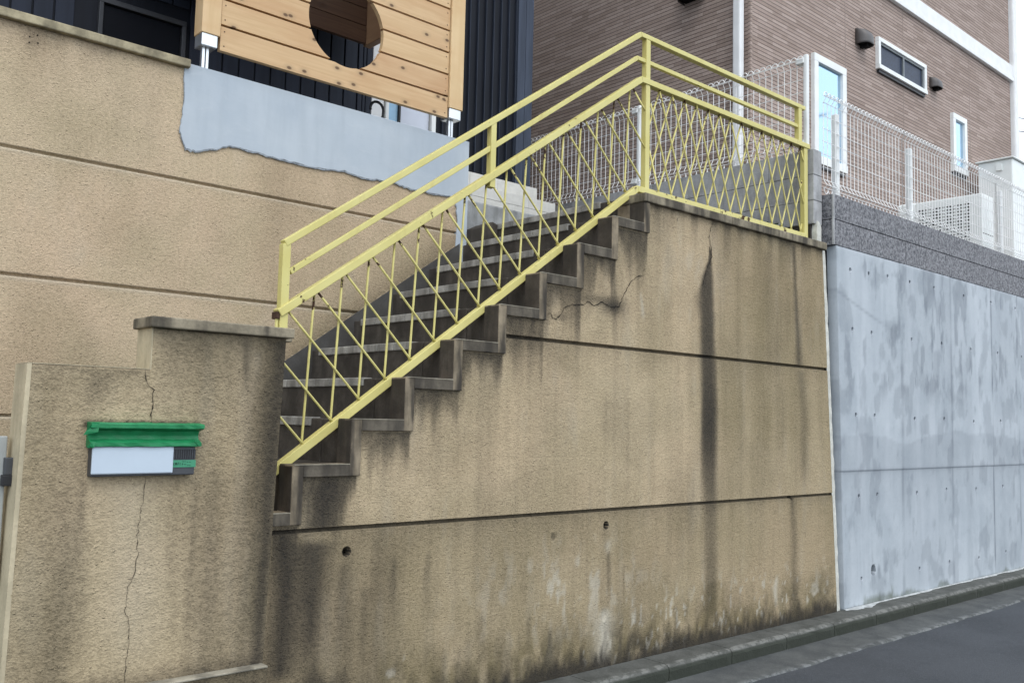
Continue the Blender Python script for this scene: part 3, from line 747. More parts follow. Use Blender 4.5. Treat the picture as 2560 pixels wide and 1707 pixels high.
crack([z4c(*p) for p in ((995,965),(1000,1055),(1050,1108),(1040,1200),(1030,1325))], YP, .0048, pw)
crack([z7c(*p) for p in ((990,150),(985,240),(970,330),(955,430),(938,545),(940,690),(905,840),(870,900),(855,1060),(880,1140),(876,1320),(848,1500),(845,1570))], YP, .0027, pw)
crack([z7c(*p) for p in ((862,852),(905,850))], YP, .002, pw)

bs = thing('footing_wall', (1.0, 3.4, -1.44), 'dark mossy footing with a pale top ledge below the letterbox wall', 'wall')
xs = np.append(np.arange(-4.5, .9, .06), np.arange(.9, 1.79, .014)); zs = np.append(np.arange(-1.44, -.985, .014), -.985)
grid_wall('wall', 3.375, xs, zs, lambda X, Z: Z < 5, M['tan'], bs, lambda X, Z: .004*(rag(X, Z, 32, 32, 19)-.5),
          dict(dirt_shade=lambda X, Z: .45+.4*rag(X, Z, 12, 3, 3), moss=lambda X, Z: .4+.3*rag(X, Z, 5, 5, 8), pale=lambda X, Z: 0*X), None, back=3.6)
MB().box(-4.5, 1.783, 3.370, 3.60, -.9865, -.978).build('ledge', M['trim_pale'], bs, .003)
MB().box(-4.5, 1.783, 3.60, 4.84, -1.05, -.980).build('paving', M['step'], bs)

# ------------------------------------------------------------------ letterbox
lb = thing('letterbox', (1.27, 3.40, -.15), 'dark grey letterbox with green masking tape over its slot and a blank pale plate', 'letterbox')
lbx = lambda x, y: PY((180+x*.15306)/S2, (1020+y*.15306)/S2, 3.40)
def lq(x, y): p = lbx(x, y); return p[0], p[2]
LX0, LX1 = 1.076, 1.464
MB().box(LX0+.004, LX1-.012, 3.385, 3.425, -.234, -.128).build('casing', M['box_grey'], lb, .004)
fl = MB()                                  # taped flap: upper lip, hollow, lower lip
prof = [(3.420, -.043), (3.372, -.046), (3.368, -.050), (3.368, -.063), (3.374, -.066), (3.397, -.074), (3.403, -.090), (3.398, -.103), (3.378, -.111), (3.370, -.115), (3.370, -.128), (3.382, -.131), (3.420, -.131)]
n_ = 15; vs_ = []; fs_ = []
for i in range(n_+1):
    x = LX0-.006+(LX1-LX0+.010)*i/n_
    for q, (y, z) in enumerate(prof): vs_.append((x+(.008 if q < 5 and i == n_ else 0)-(.0 if i else 0), y+.0025*(random.random()-.5), z+.0025*(random.random()-.5)))
p_ = len(prof)
for i in range(n_):
    for q in range(p_-1): fs_.append((i*p_+q, i*p_+q+1, (i+1)*p_+q+1, (i+1)*p_+q))
fs_ += [tuple(range(p_-1, -1, -1)), tuple(range(n_*p_, (n_+1)*p_))]
flo = fl.add(vs_, fs_).build('taped_flap', M['green'], lb)
tp = MB(); tp.add([(LX0-.004, 3.369, -.045), (LX0+.020, 3.367, -.046), (LX0+.016, 3.366, -.078), (LX0-.026, 3.388, -.090), (LX0-.020, 3.384, -.076)], [(0, 4, 3, 2, 1)])
tp.add([(LX0-.004, 3.372, -.112), (LX0+.010, 3.368, -.112), (LX0+.006, 3.367, -.132), (LX0-.014, 3.384, -.134)], [(0, 3, 2, 1)])
tp.add([(LX1-.030, 3.368, -.100), (LX1-.002, 3.366, -.113), (LX1-.006, 3.367, -.130), (LX1-.018, 3.366, -.116)], [(0, 3, 2, 1)])
split(tp.build('loose_tape', M['green'], lb))
MB().box(LX0+.004, LX0+.292, 3.377, 3.386, -.226, -.130).build('nameplate', M['plate'], lb, .006)
gx0, gz0 = lq(1590, 670); gx1, gz1 = lq(1985, 820)
gr = MB().box(gx0, gx1, 3.3832, 3.388, gz1, gz0).build('speaker_grille', M['grille'], lb)
gl = MB()
for i in range(11): x = gx0+(gx1-gx0)*(i+.5)/11; gl.box(x-.0012, x+.0012, 3.3815, 3.3835, gz1+.001, gz0-.001)
gl.build('grille_bars', M['box_grey'], gr)
a0 = lq(1575, 845); a1 = lq(1985, 955)
sk = MB().box(a0[0], a1[0], 3.3820, 3.3850, a1[1], a0[1]).build('sticker', M['green_pale'], lb)
ik = MB()
def stroke(px, py, qx, qy, wd=.0016):
    p = (a0[0]+(a1[0]-a0[0])*px, 3.3812, a0[1]+(a1[1]-a0[1])*py); q = (a0[0]+(a1[0]-a0[0])*qx, 3.3812, a0[1]+(a1[1]-a0[1])*qy); ik.bar(p, q, wd, .0006)
for s_ in ((.06,.42,.16,.40),(.10,.30,.10,.72),(.07,.55,.05,.70),(.11,.55,.16,.70),(.08,.50,.14,.50),(.20,.36,.20,.72),(.20,.36,.26,.36),(.26,.36,.26,.70),(.20,.48,.26,.48),(.20,.60,.26,.60),
           (.30,.34,.33,.34),(.32,.34,.30,.68),(.36,.42,.41,.42),(.36,.62,.42,.64),(.46,.50,.50,.50),(.48,.44,.47,.72),(.54,.56,.58,.66),(.58,.66,.62,.54),(.66,.76,.72,.70),(.74,.70,.80,.78),
           (.46,.18,.54,.20),(.56,.20,.60,.18),(.65,.22,.68,.32),(.74,.26,.79,.32)): stroke(*s_)
ik.build('handwriting', M['ink'], sk)

# ------------------------------------------------------------------ gate leaf at the far left edge
gt = thing('gate', (.5, 3.50, -1.0), 'pale grey gate leaf with dark latch beside the letterbox wall', 'gate')
px = PY(17, 1000, 3.52)[0]
MB().box(px-.9, px, 3.51, 3.545, -.95, PY(17, 1001, 3.52)[2]).build('leaf', mat_plain('dull grey gate panel', (.36, .38, .37), .5), gt, .004)
la = PY(22, 1050, 3.50); lb_ = PY(31, 1115, 3.50)
MB().box(la[0]-.016, lb_[0]-.001, 3.488, 3.52, PY(22, 1090, 3.5)[2], la[2]).build('latch', M['box_grey'], gt, .003)
MB().box(la[0]-.022, lb_[0]+.002, 3.482, 3.52, lb_[2], PY(22, 1090, 3.5)[2]).build('latch_keep', M['grille'], gt, .003)

# ================================================================== YELLOW RAILING
rl = thing('railing', (3.0, 3.62, -.2), 'pale yellow painted steel railing with lattice bars climbing the stairs and along the landing', 'railing')
q = 3.60/3.66; YR = 3.62
def rp(x, z): return (x*q, YR, z*q)
def two(name, a, b, c, wd, dep, down=0):
    m1 = MB(); dz = -wd/2
    def off(p, d): return (p[0]+d[0], p[1], p[2]+d[1])
    sl = math.atan2(b[2]-a[2], b[0]-a[0]); nd = (math.sin(sl)*wd/2, -math.cos(sl)*wd/2); ne = (0, -wd/2)
    # mitred joint
    hb = (math.tan((math.pi-(math.pi-sl))/4*0+sl/2))*wd/2
    # sloping and level bars share one mitre face at the bend
    ax, az = a[0], a[2]; bx, bz = b[0], b[2]; y0, y1 = b[1]-dep/2, b[1]+dep/2
    ins = wd*math.tan(sl/2)
    pts_s = [(ax, az), (bx, bz), (bx+ins, bz-wd), (ax+math.sin(sl)*wd, az-math.cos(sl)*wd)]
    m1.prism(pts_s, y0, y1).build(name, M['yellow'], rl, .003)
    MB().prism([(bx+.0004, bz), (c[0], bz), (c[0], bz-wd), (bx+ins+.0004, bz-wd)], y0, y1).build(name, M['yellow_rusty' if name == 'bottom_rail' else 'yellow'], rl, .003)
two('top_rail', rp(1.922, .760), rp(4.303, 2.434), rp(6.236, 2.44), .030, .040)
two('middle_rail', rp(1.957, .637), rp(4.281, 2.276), rp(6.150, 2.28), .026, .024)
two('handrail', rp(1.905, .452), rp(4.309, 2.148), rp(6.291, 2.15), .036, .050)
two('bottom_rail', rp(1.82, -.302), rp(4.288, 1.452), rp(6.238, 1.45), .037, .040)
def post(x0, x1, z0, z1, y0=3.602, y1=3.640): MB().box(x0, x1, y0, y1, z0, z1).build('post', M['yellow'], rl, .003)
post(1.889, 1.927, .3475, .735); post(3.049, 3.085, 1.515, 1.585-.03); post(4.288, 4.328, 1.35, 2.364); post(6.042, 6.086, 2.116, 2.374); post(6.118, 6.166, 1.35, 2.080)
bt = rl.children[-4]; bt.name = 'post'
MB().box(3.049, 3.085, 3.602, 3.638, 1.20, 1.52).build('post', M['yellow'], rl, .003)
MB().box(1.870, 1.8885, 3.600, 3.645, .405, .436).build('bracket', M['rust'], rl, .003)
MB().tube([(1.880, 3.615, .345), (1.880, 3.615, .41)], .0075, 8).build('bolt', M['yellow'], rl)
rs = MB()
for x in (4.42, 4.75, 5.1, 5.43, 5.8): rs.box(x, x+.03, 3.604, 3.636, 1.350, 1.392)
split(rs.build('foot_plate', M['rust'], rl))
def ln(tb, x): return tb[0]*x+tb[1]
def barm(xb, zb, xt, zt_, y, lo=None, hi=None):
    t0, t1 = 0., 1.
    for lim, sgn in ((lo, 1), (hi, -1)):
        if lim is None or abs(xt-xb) < 1e-6: continue
        t = (lim-xb)/(xt-xb)
        inside0 = (xb-lim)*sgn >= 0; inside1 = (xt-lim)*sgn >= 0
        if not inside0 and not inside1: return
        if not inside0: t0 = max(t0, t)
        if not inside1: t1 = min(t1, t)
    if t1-t0 < .04: return
    p = (xb+(xt-xb)*t0, y, zb+(zt_-zb)*t0); r_ = (xb+(xt-xb)*t1, y, zb+(zt_-zb)*t1)
    P_ = Vector(p); Q_ = Vector(r_); L_ = (Q_-P_).length
    o = MB().tube([P_, P_+(Q_-P_)*(.03/L_), P_+(Q_-P_)*.5, P_+(Q_-P_)*(1-min(.5, .16/L_)), Q_], .0056, 8).build('bar', M['yellow'], rl, smooth=True)
    a_ = o.data.attributes.new('rust', 'FLOAT', 'POINT'); a_.data.foreach_set('value', np.repeat([.25, 0, 0, .0, .55], 8).astype(np.float32))
TX = lambda i: q*(1.9555+.14235*i); TZ = lambda i: q*(.7067*(1.9555+.14235*i)-.936)
BX = lambda j: q*(2.064+.1419*j); BZ = lambda j: q*(.7178*(2.064+.1419*j)-1.602)
for i in range(1, 17): barm(BX(i-1), BZ(i-1)-.01, TX(i), TZ(i)+.012, 3.626)
for i in range(-2, 17): barm(BX(i+2), BZ(i+2)-.01, TX(i), TZ(i)+.012, 3.612, hi=4.292)
for j in range(-3, 16):
    xb = q*(4.509+.1292*j); zb = 1.42
    barm(xb, zb, xb+.262, 2.078, 3.626, 4.326, 6.124); barm(xb, zb, xb-.262, 2.078, 3.612, 4.326, 6.124)

# ================================================================== CONCRETE WALL ON THE RIGHT
cw = thing('concrete_wall', (8, 3.5, -1.34), 'blue grey bare concrete wall with tie holes, along the road beside the tan wall', 'wall')
Z6 = lambda x, y: ((1700+x*.36565)/S2, (570+y*.36565)/S2); Z9 = lambda x, y: ((1700+x*.36565)/S2, (1137+y*.36565)/S2)
ties = [PY(*Z6(*p), D0) for p in ((1163,285),(1290,310),(1420,330),(1570,370),(1735,410),(1940,465),(2125,510),(2290,550),(1173,690),(1308,715),(1582,762),(1787,790),(1988,830),(2170,855),(2335,883),(1190,1275),(1327,1280),(1603,1303),(1805,1303),(2010,1322),(2190,1318))]
ties += [PY(*Z9(*p), D0) for p in ((1208,282),(1345,270),(1622,258),(1823,235),(2028,232),(2208,213),(1220,850),(1640,775),(1845,730),(2047,703),(2230,660))]
big = PY(*Z9(1312, 790), D0)
seams = [PY(*Z9(x, y), D0)[0] for x, y in ((1530, 500), (1872, 450), (2150, 300), (2330, 250))]
xs = list(np.arange(6.385, 12.5, .019)); zs = list(np.arange(-1.345, 1.362, .019))+[1.362]
for t in ties:
    for k in (-.021, -.016, -.011, -.005, .005, .011, .016, .021): xs.append(t[0]+k); zs.append(t[2]+k)
for k in np.linspace(-1.2, 1.2, 12): xs.append(big[0]+k*.042); zs.append(big[2]+k*.042)
zs += [-.324, -.330]
def cw_y(X, Z):
    y = np.zeros(X.shape)
    for t in ties:
        d = np.hypot(X-t[0], Z-t[2]); y = np.maximum(y, .030*sstep(.0165, .011, d))
    d = np.hypot(X-big[0], Z-big[2]); y = np.maximum(y, .09*(d < .041))
    for i, s in enumerate(seams): y = y - .0025*sstep(s-.004, s+.004, X)*(1 if i % 2 == 0 else -1)
    return y + np.where(Z < -.327, .004, 0) + .003*(rag(X, Z, 2, 2, 3)-.5)
def cw_dirt_shade(X, Z):
    a = .10*sstep(.5, .75, rag(X, Z, 4, .8, 301))
    up = sstep(.15, .4, Z)
    a = scr(a, .42*up*sstep(.56, .66, fbm(X*10, Z*3.2, 302, 6))*(.5+.6*rag(X, Z, 30, 9, 309)))
    pn = np.digitize(X, sorted(seams)); a = scr(a, .10*np.array([.2, .9, .0, .7, .4])[np.clip(pn, 0, 4)])
    lvl = -.08+.14*(fbm(X*1.6, X*0+.3, 303, 6)-.5)*2
    a = scr(a, .20*sstep(lvl+.010, lvl-.010, Z)*sstep(-.85, -.2, Z)*(.4+.8*rag(X, Z, 7, 4, 304)))
    a = scr(a, .22*sstep(.54, .66, fbm(X*9, Z*5, 305, 6))); a = scr(a, .06*np.clip(1-(X-6.385)/.02, 0, 1))  # last term darkens the left edge as painted shade of the joint gap
    for s in seams: a = scr(a, .78*np.exp(-np.abs(X-s)/.011)*sstep(.3, .6, rag(X*0+s, Z, 1, 2.2, 306)))
    a = scr(a, .5*np.exp(-np.abs(Z+.327)/.006)); a = scr(a, .25*np.exp(-np.clip(-.327-Z, 0, 9)/.05)*(Z < -.327)*rag(X, Z, 9, 2, 307))
    for t in ties:  # hole insides painted dark as shade, with a stain run below
        d = np.hypot(X-t[0], Z-t[2]); a = scr(a, .95*sstep(.016, .012, d)); e = t[2]-Z
        a = scr(a, np.where(e > 0, .35*np.exp(-((X-t[0])/.012)**2-e/.05), 0))
    d = np.hypot(X-big[0], Z-big[2]); a = scr(a, .97*sstep(.043, .040, d)); a = scr(a, .3*np.exp(-((X-big[0]-.15)/.25)**2-((Z-big[2]+.02)/.12)**2)*sstep(.45, .7, rag(X, Z, 18, 10, 308)))
    # a slanting wash line near the top corner
    z0 = 1.02-.30*(X-6.4)+.10*(X-6.4)**2*.5; a = scr(a, .28*np.exp(-((Z-z0)/.012)**2)*sstep(7.4, 6.9, X))
    return a
def cw_pale(X, Z):
    a = .45*sstep(1.345, 1.358, Z); lvl = .12*(rag(X, Z, 1.3, .3, 313)-.5)+.0
    a = scr(a, .22*sstep(.45, .7, rag(X, Z, 1.6, .8, 311))); a = scr(a, .30*sstep(.55, .72, rag(X, Z, 7, .7, 315)))
    return scr(a, .25*np.exp(-((Z-lvl)/.10)**2)*sstep(.4, .6, rag(X, Z, 3, 3, 312)))
def cw_moss(X, Z):
    e = Z+1.345; h = .015+.05*sstep(.5, .75, rag(X*1.0, X*0, 5, 1, 321)); a = .75*sstep(h+.01, h-.025, e+.03*(rag(X, Z, 30, 12, 322)-.5))
    for u, v, rx, rz in ((1245,1005,.025,.04),(1340,985,.045,.03),(1362,975,.02,.04),(1450,940,.03,.05)): a = scr(a, blob(X, Z, *Z9(u, v), rx, rz, .85, D0)*sstep(.30, .55, rag(X, Z, 35, 25, 15)))
    return a*(.55+.45*rag(X, Z, 40, 25, 5))
def cw_warp(X, Z): t = np.clip((7.2-X)/.815, 0, 1); return X+t*(1.36-Z)*.035, Z
grid_wall('wall', D0, np.array(xs), np.array(zs), lambda X, Z: Z < 5, M['concrete'], cw, cw_y, dict(dirt_shade=cw_dirt_shade, moss=cw_moss, pale=cw_pale), cw_warp, back=3.58)
lc_ = MB(); n_ = 180; vs_ = []; fs_ = []
for i in range(n_+1):
    x = 6.47+(11.0-6.47)*i/n_; wd = .008+.030*max(0, float(fbm(x*5, 0, 61))-.38)*2+.05*math.exp(-((x-6.72)/.16)**2)*float(.5+vn(x*30, 0, 3))
    vs_ += [(x, 3.4985, -1.331), (x, 3.4985-wd, -1.3325), (x, 3.4985-wd-.002, -1.3375)]
for i in range(n_): fs_ += [(3*i+1, 3*i+4, 3*i+3, 3*i), (3*i+2, 3*i+5, 3*i+4, 3*i+1)]
lc_.add(vs_, fs_).build('lime_crust', mat_cement('lime crust', (.50, .52, .52), .3, .4, 25, .2), cw)
# filler strip between the two walls
fj = thing('joint_filler', (6.3, 3.51, -1.34), 'thin white foam strip filling the joint between tan wall and concrete wall', 'joint filler')
jf = MB(); n_ = 44; vs_ = []; fs_ = []
for i in range(n_+1):
    z = -1.335+(1.335+1.30)*i/n_; a = 6.19+(1.3-z)*.070; wd = .054+.008*(float(vn(i*.9, 0, 3))-.5)+.012*(1.3-z)*.2
    vs_ += [(a+.004, 3.507, z), (a+wd, 3.507+.006*random.random(), z), (a+wd+.004, 3.57, z)]
for i in range(n_): fs_ += [(3*i, 3*i+1, 3*i+4, 3*i+3), (3*i+1, 3*i+2, 3*i+5, 3*i+4)]
jf.add(vs_, fs_).build('strip', M['foam'], fj)
bl = MB(); bl.prism([(6.205, 1.30), (6.285, 1.30), (6.288, 1.49), (6.262, 1.525), (6.235, 1.535), (6.222, 1.45), (6.228, 1.38)], 3.56, 3.62)
bl.build('foam_lump', M['foam'], fj, .006)
MB().prism([(6.225, -1.34), (6.50, -1.34), (6.40, 1.33), (6.23, 1.33)], 3.575, 3.59).build('gap_shade', M['void'], fj)  # black sheet standing in for the shade inside the joint gap

# stone course wall on top
gw = thing('stone_block_wall', (8, 3.5, 1.36), 'two courses of dark speckled stone blocks on top of the concrete wall', 'wall')
gb = MB()
for c, (z0, z1, o_) in enumerate(((1.364, 1.556, 0.0), (1.561, 1.751, .195))):
    x = 6.345
    first = True
    while x < 12.5:
        L_ = .39 if not (first and c == 1) else .245
        gb.box(x+(0 if first else .0009), x+L_-.0009, 3.495, 3.72, z0, z1); x += L_; first = False
gb.build('blocks', M['granite'], gw, .0035)
MB().box(6.348, 12.4, 3.5005, 3.70, 1.37, 1.745).build('mortar_bed', M['void'], gw)
MB().box(6.3435, 6.360, 3.4935, 3.51, 1.364, 1.752).build('corner_edge', M['block'], gw, .004)

# ================================================================== BLOCK WALL at the end of the landing
bk = thing('block_wall', (6.25, 4.5, 1.33), 'grey concrete block wall at the end of the landing, carrying a white mesh fence', 'wall')
b_ = MB()
for c in range(3):
    z1 = 2.085-.2*c+(0 if c else -.004); z0 = z1-.194 if c else 1.8885
    z0, z1 = ((1.888, 2.081), (1.692, 1.883), (1.512, 1.687))[c]
    y = 3.575; first = True
    while y < 9:
        L_ = .39 if not (first and c % 2) else .195
        b_.box(6.2, 6.318, y+(0 if first else .0012), y+L_-.0012, z0, z1); y += L_; first = False
b_.build('blocks', M['block'], bk, .004)
MB().box(6.206, 6.312, 3.582, 9, 1.515, 2.076).build('mortar_bed', M['mortar_old'], bk)
MB().box(6.205, 6.31, 3.605, 9, 1.20, 1.511).build('base', M['step'], bk, .004)

# ================================================================== MESH FENCES
def fence(name, label, A, dirv, nv, L_, z0, z1, posts, panels, pitch, post_w, post_h, post_off, rmin=.0021, clamps=True):
    """A: start (x, y); dirv: along; nv: towards the street side; posts: distances along; panels: (s0, s1)"""
    f = thing(name, (A[0], A[1], z0), label, 'fence', 'white mesh fences')
    d = Vector((dirv[0], dirv[1], 0)); nn = Vector((nv[0], nv[1], 0)); A = Vector((A[0], A[1], 0))
    def pt(s, o, z): return A+d*s+nn*o+Vector((0, 0, z))
    for s0, s1 in panels:
        m_ = MB(); n_ = int(round((s1-s0)/pitch)); pi_ = (s1-s0)/n_
        tr = .052                                # fold height
        for i in range(n_+1):
            s = s0+i*pi_
            m_.tube([pt(s, .0, z0+.002), pt(s, .030, z0+tr*.45), pt(s, 0, z0+tr+.02), pt(s, 0, z1-tr-.02), pt(s, .030, z1-tr*.5), pt(s, .004, z1-.018)], rmin, 5)
        for i in range(n_):                       # rounded ends join neighbouring wires
            s = s0+(i+.5)*pi_
            for zz, sg in ((z1-.020, 1), (z0+.002, -1)):
                if sg < 0 and i % 1: continue
                arc = [pt(s+math.cos(t)*pi_/2, .004, zz+sg*math.sin(t)*pi_*.62) for t in np.linspace(0, math.pi, 7)]
                m_.tube(arc, rmin*1.15, 5)
        zs_ = [z0+.01, z0+tr*.45, z0+tr+.02, z1-.02, z1-tr*.5, z1-tr-.02]; os_ = [.003, .033, .003, .006, .033, .003]
        zz = z1-tr-.02-.10
        while zz > z0+tr+.05: zs_.append(zz); os_.append(-.004); zz -= .10
        for z, o in zip(zs_, os_): m_.tube([pt(s0-.01, o, z), pt(s1+.01, o, z)], rmin, 5)
        m_.build('mesh_panel', M['wire'], f)
    for s in posts:
        p = MB(); c = pt(s, post_off, 0); w_ = post_w/2
        p.box(c.x-w_, c.x+w_, c.y-w_, c.y+w_, z0-.02, z1+post_h); po = p.build('post', M['white'], f, .012)
        if not clamps: continue
        cl = MB()
        for z in (z1-.035, z0+.035):
            c2 = pt(s+.04, post_off*.4+.0, z); cl.box(c2.x-.03, c2.x+.03, c2.y-.03, c2.y+.03, z-.022, z+.022)
        split(cl.build('clamp', M['white'], f, .004))
    return f
fence('mesh_fence', 'white wire mesh fence on the grey block wall behind the landing', (6.225, 3.64), (0, 1), (-1, 0), 5, 2.105, 2.822, (.005, 1.66, 3.30), ((.03, 1.64), (1.68, 3.28), (3.32, 4.9)), .0555, .037, .012, .005, .0027)
fence('mesh_fence', 'white wire mesh fence on the dark stone blocks in front of the brick house', (6.345, 3.575), (1, 0), (0, -1), 6, 1.800, 2.545, (.245, 1.505, 3.53, 5.5), ((0, 1.30), (1.30, 3.33), (3.33, 5.36)), .0585, .050, -.10, -.035, .0029, False)

# ================================================================== BRICK HOUSE
hs = thing('brick_house', (10.8, 7.5, 1.6), 'brown brick clad house with white band, white framed windows and vent hoods', 'house')
HX0, HX1, HY = 7.505, 14.15, 5.0
MB().box(HX0, HX1, HY, 12.5, 1.3, 8.2).build('wall', M['brick'], hs)
MB().box(HX0-.3, HX1+.3, HY-.3, 12.8, 8.2, 8.35).build('roof', M['frame_dark'], hs)
bd = MB(); bd.box(HX0-.03, HX1+.02, HY-.035, HY+.02, 5.105, 5.335); bd.box(HX0-.04, HX1+.02, HY-.048, HY+.0, 5.095, 5.150)
bd.build('band', M['whitewall'], hs, .004)
MB().box(HX0-.016, HX0+.016, HY-.016, HY+.016, 1.5, 5.09).build('corner_trim', M['brick'], hs, .006)
vj = MB()
for x in (9.35, 10.75, 12.7): vj.box(x-.004, x+.004, HY-.0025, HY+.01, 1.5, 5.09)
for y in (6.55, 8.6): vj.box(HX0-.0025, HX0+.01, y-.005, y+.005, 1.5, 8.1)
split(vj.build('siding_joint', mat_plain('siding joint', (.30, .24, .215), .8), hs))
def pipe(x, y, z0, z1, r, nm='downpipe'):
    p = MB(); n_ = 14
    p.tube([(x, y, z0), (x, y, z1)], r, n_); o = p.build(nm, M['whitewall'], hs, smooth=False)
    for z in np.arange(z0+.35, z1, 1.2): MB().tube([(x, y, z), (x, y, z+.035)], r+.006, n_).build('pipe_clip', M['white'], o)
MB().box(7.398, 7.475, 5.045, 5.135, 1.9, 8.1).build('downpipe', M['whitewall'], hs, .018, seg=3)
MB().box(14.165, 14.30, 4.93, 5.06, 1.5, 8.1).build('downpipe', M['whitewall'], hs, .03, seg=3)
def window(x0, x1, z0, z1, glass, fr=.055, name='window', mull=None, inner=None):
    f = MB(); yf, yb = HY-.045, HY+.02
    f.box(x0, x1, yf, yb, z1-fr, z1); f.box(x0, x1, yf-.008, yb, z0, z0+fr*1.05); f.box(x0, x0+fr, yf, yb, z0+fr*1.05, z1-fr); f.box(x1-fr, x1, yf, yb, z0+fr*1.05, z1-fr)
    w_ = f.build(name, M['white'], hs, .004)
    MB().box(x0+fr-.002, x1-fr+.002, HY-.012, HY+.012, z0+fr, z1-fr+.002).build('pane', glass, w_)
    MB().box(x0+.03, x1-.03, HY-.030, HY+.01, z0-.034, z0-.002).build('painted_sill_shadow', M['frame_dark'], w_)  # dark strip standing in for the shadow below the frame
    if inner:
        i_ = MB(); t = .018
        i_.box(x0+fr, x1-fr, HY-.03, HY, z1-fr-t*1.5, z1-fr); i_.box(x1-fr-t*2, x1-fr, HY-.03, HY, z0+fr, z1-fr-t*1.5); i_.box(mull-.014, mull+.014, HY-.034, HY, z0+fr, z1-fr-t*1.5); i_.box(x0+fr, x0+fr+t*.6, HY-.03, HY, z0+fr, z1-fr-t*1.5)
        i_.build('sash', inner, w_, .002)
    return w_
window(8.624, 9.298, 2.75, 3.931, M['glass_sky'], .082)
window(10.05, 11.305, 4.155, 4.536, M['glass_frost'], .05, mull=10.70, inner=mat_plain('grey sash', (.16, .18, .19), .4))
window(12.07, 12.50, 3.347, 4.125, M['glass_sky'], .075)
def hood(cx, z0, z1, wd, dep, face='y', X=None):
    m_ = MB(); n_ = 12; lv = 8; vs_ = []
    for j in range(lv+1):
        t = j/lv; z = z0+(z1-z0)*t; k = 1.0 if t < .35 else math.sqrt(max(0, 1-((t-.35)/.65)**2)); dd = .012+(dep-.012)*k; ww = wd*(1.0 if t < .7 else .97)
        for i in range(n_+1):
            a = math.pi*i/n_; ca = math.copysign(abs(math.cos(a))**.6, math.cos(a)); sa = math.sin(a)**.7
            vs_.append((cx+ca*ww/2, HY-.004-sa*dd, z) if face == 'y' else (HX0-.004-sa*dd, cx+ca*ww/2, z))
    fs_ = []; w1 = n_+1
    for j in range(lv):
        for i in range(n_): fs_.append((j*w1+i, j*w1+i+1, (j+1)*w1+i+1, (j+1)*w1+i))
    fs_.append(tuple(range(lv*w1, (lv+1)*w1)))
    o = m_.add(vs_, fs_).build('vent_hood', M['vent'], hs, smooth=True)
    md = o.modifiers.new('thick', 'SOLIDIFY'); md.thickness = .004
    k = MB()
    if face == 'y': k.box(cx-wd*.42, cx+wd*.42, HY-dep*.8, HY-.002, z0+.015, z0+.02); k.box(cx-.02, cx+.03, HY-dep*.7, HY-.01, z0-.022, z0+.015)
    else: k.box(HX0-dep*.8, HX0-.002, cx-wd*.42, cx+wd*.42, z0+.015, z0+.02)
    split(k.build('damper', M['void'], o)); return o
h1 = hood(9.685, 4.310, 4.495, .22, .135); hood(11.565, 4.305, 4.440, .20, .10)
MB().box(9.600, 9.618, 4.890, 4.896, 4.340, 4.370).build('label_plate', M['white'], h1)
pv = ray(1640+430*.1722, 88*.1722); pv = pv*HX0/pv[0]
hood(pv[1]-.12, pv[2]+.0, pv[2]+.24, .27, .19, 'x')
# appliances in the passage
ac = thing('outdoor_unit', (9.96, 4.1, 1.9), 'white outdoor air conditioner unit with grille, behind the mesh fence', 'air conditioner')
MB().box(9.82, 10.115, 3.76, 4.455, 1.875, 2.44).build('casing', M['ac'], ac, .012)
ag = MB()
for i in range(13):
    z = 1.93+.034*i
    for k in range(15): y = 3.885+.0365*k; ag.box(9.8165, 9.821, y, y+.020, z, z+.014)
ag.build('grille', M['void'], ac)
MB().box(9.83, 10.1, 4.458, 4.66, 1.9, 2.455).build('pipe_cover', M['ac'], ac, .03, seg=3)
MB().box(9.83, 10.09, 3.7575, 3.7605, 2.02, 2.026).build('seam', M['grille'], ac)
tk = thing('hot_water_tank', (12.9, 4.62, 1.7), 'tall white hot water tank cabinet beside the brick house wall', 'water heater')
MB().box(12.5, 13.25, 4.405, 4.83, 1.6, 3.495).build('cabinet', M['ac'], tk, .015)
MB().box(12.476, 12.502, 4.525, 4.60, 3.355, 3.445).build('vent_box', M['ac'], tk, .006)
MB().box(12.46, 13.27, 4.38, 4.85, 3.497, 3.515).build('lid', M['ac'], tk, .006)

# ================================================================== DARK HOUSE with wooden screen
dh = thing('dark_house', (1.5, 8, 1.6), 'navy black metal clad house behind the grey mortar wall', 'house')
DY = 6.0; k6 = 6.0/5.9
MB().box(-6, 3.835, DY, 14, 1.2, 7.0).build('wall', M['navy'], dh)
MB().box(4.455, 5.515, DY, 14, 2.085, 7.0).build('wall', M['navy'], dh)
MB().box(3.835, 4.455, DY+.06, 14, 1.2, 7.0).build('wall', M['navy'], dh)
sl_ = MB(); x = 3.835-.127*.5
rb = MB(); x = 3.70
while x > -2.5:
    if not (1.74 < x < 2.40): rb.box(x-.1135, x-.006, DY-.014, DY+.01, 1.5, 6.9)
    else: rb.box(x-.1135, x-.006, DY-.014, DY+.01, 2.70, 6.9)
    x -= .1205
rb.box(3.706, 3.745, DY-.014, DY+.01, 1.5, 6.9); rb.box(3.751, 3.775, DY-.014, DY+.01, 1.5, 6.9); rb.box(3.781, 3.832, DY-.014, DY+.01, 1.5, 6.9)
rb.build('cladding', M['navy_trim'] if False else mat_navy('navy cladding panel', (.015, .019, .030)), dh, .003)
r2 = MB(); x = 4.53
while x < 5.33: r2.box(x-.005, x+.005, DY-.022, DY+.01, 2.085, 6.95); x += .0885
r2.build('standing_seam', mat_navy('navy seam', (.022, .028, .042)), dh, .004)
MB().box(5.335, 5.425, DY-.035, DY+.01, 2.07, 6.95).build('corner_trim', M['navy_trim'], dh, .004)
MB().box(5.432, 5.522, DY-.030, DY+.30, 2.07, 6.95).build('corner_trim', M['navy_trim'], dh, .004)
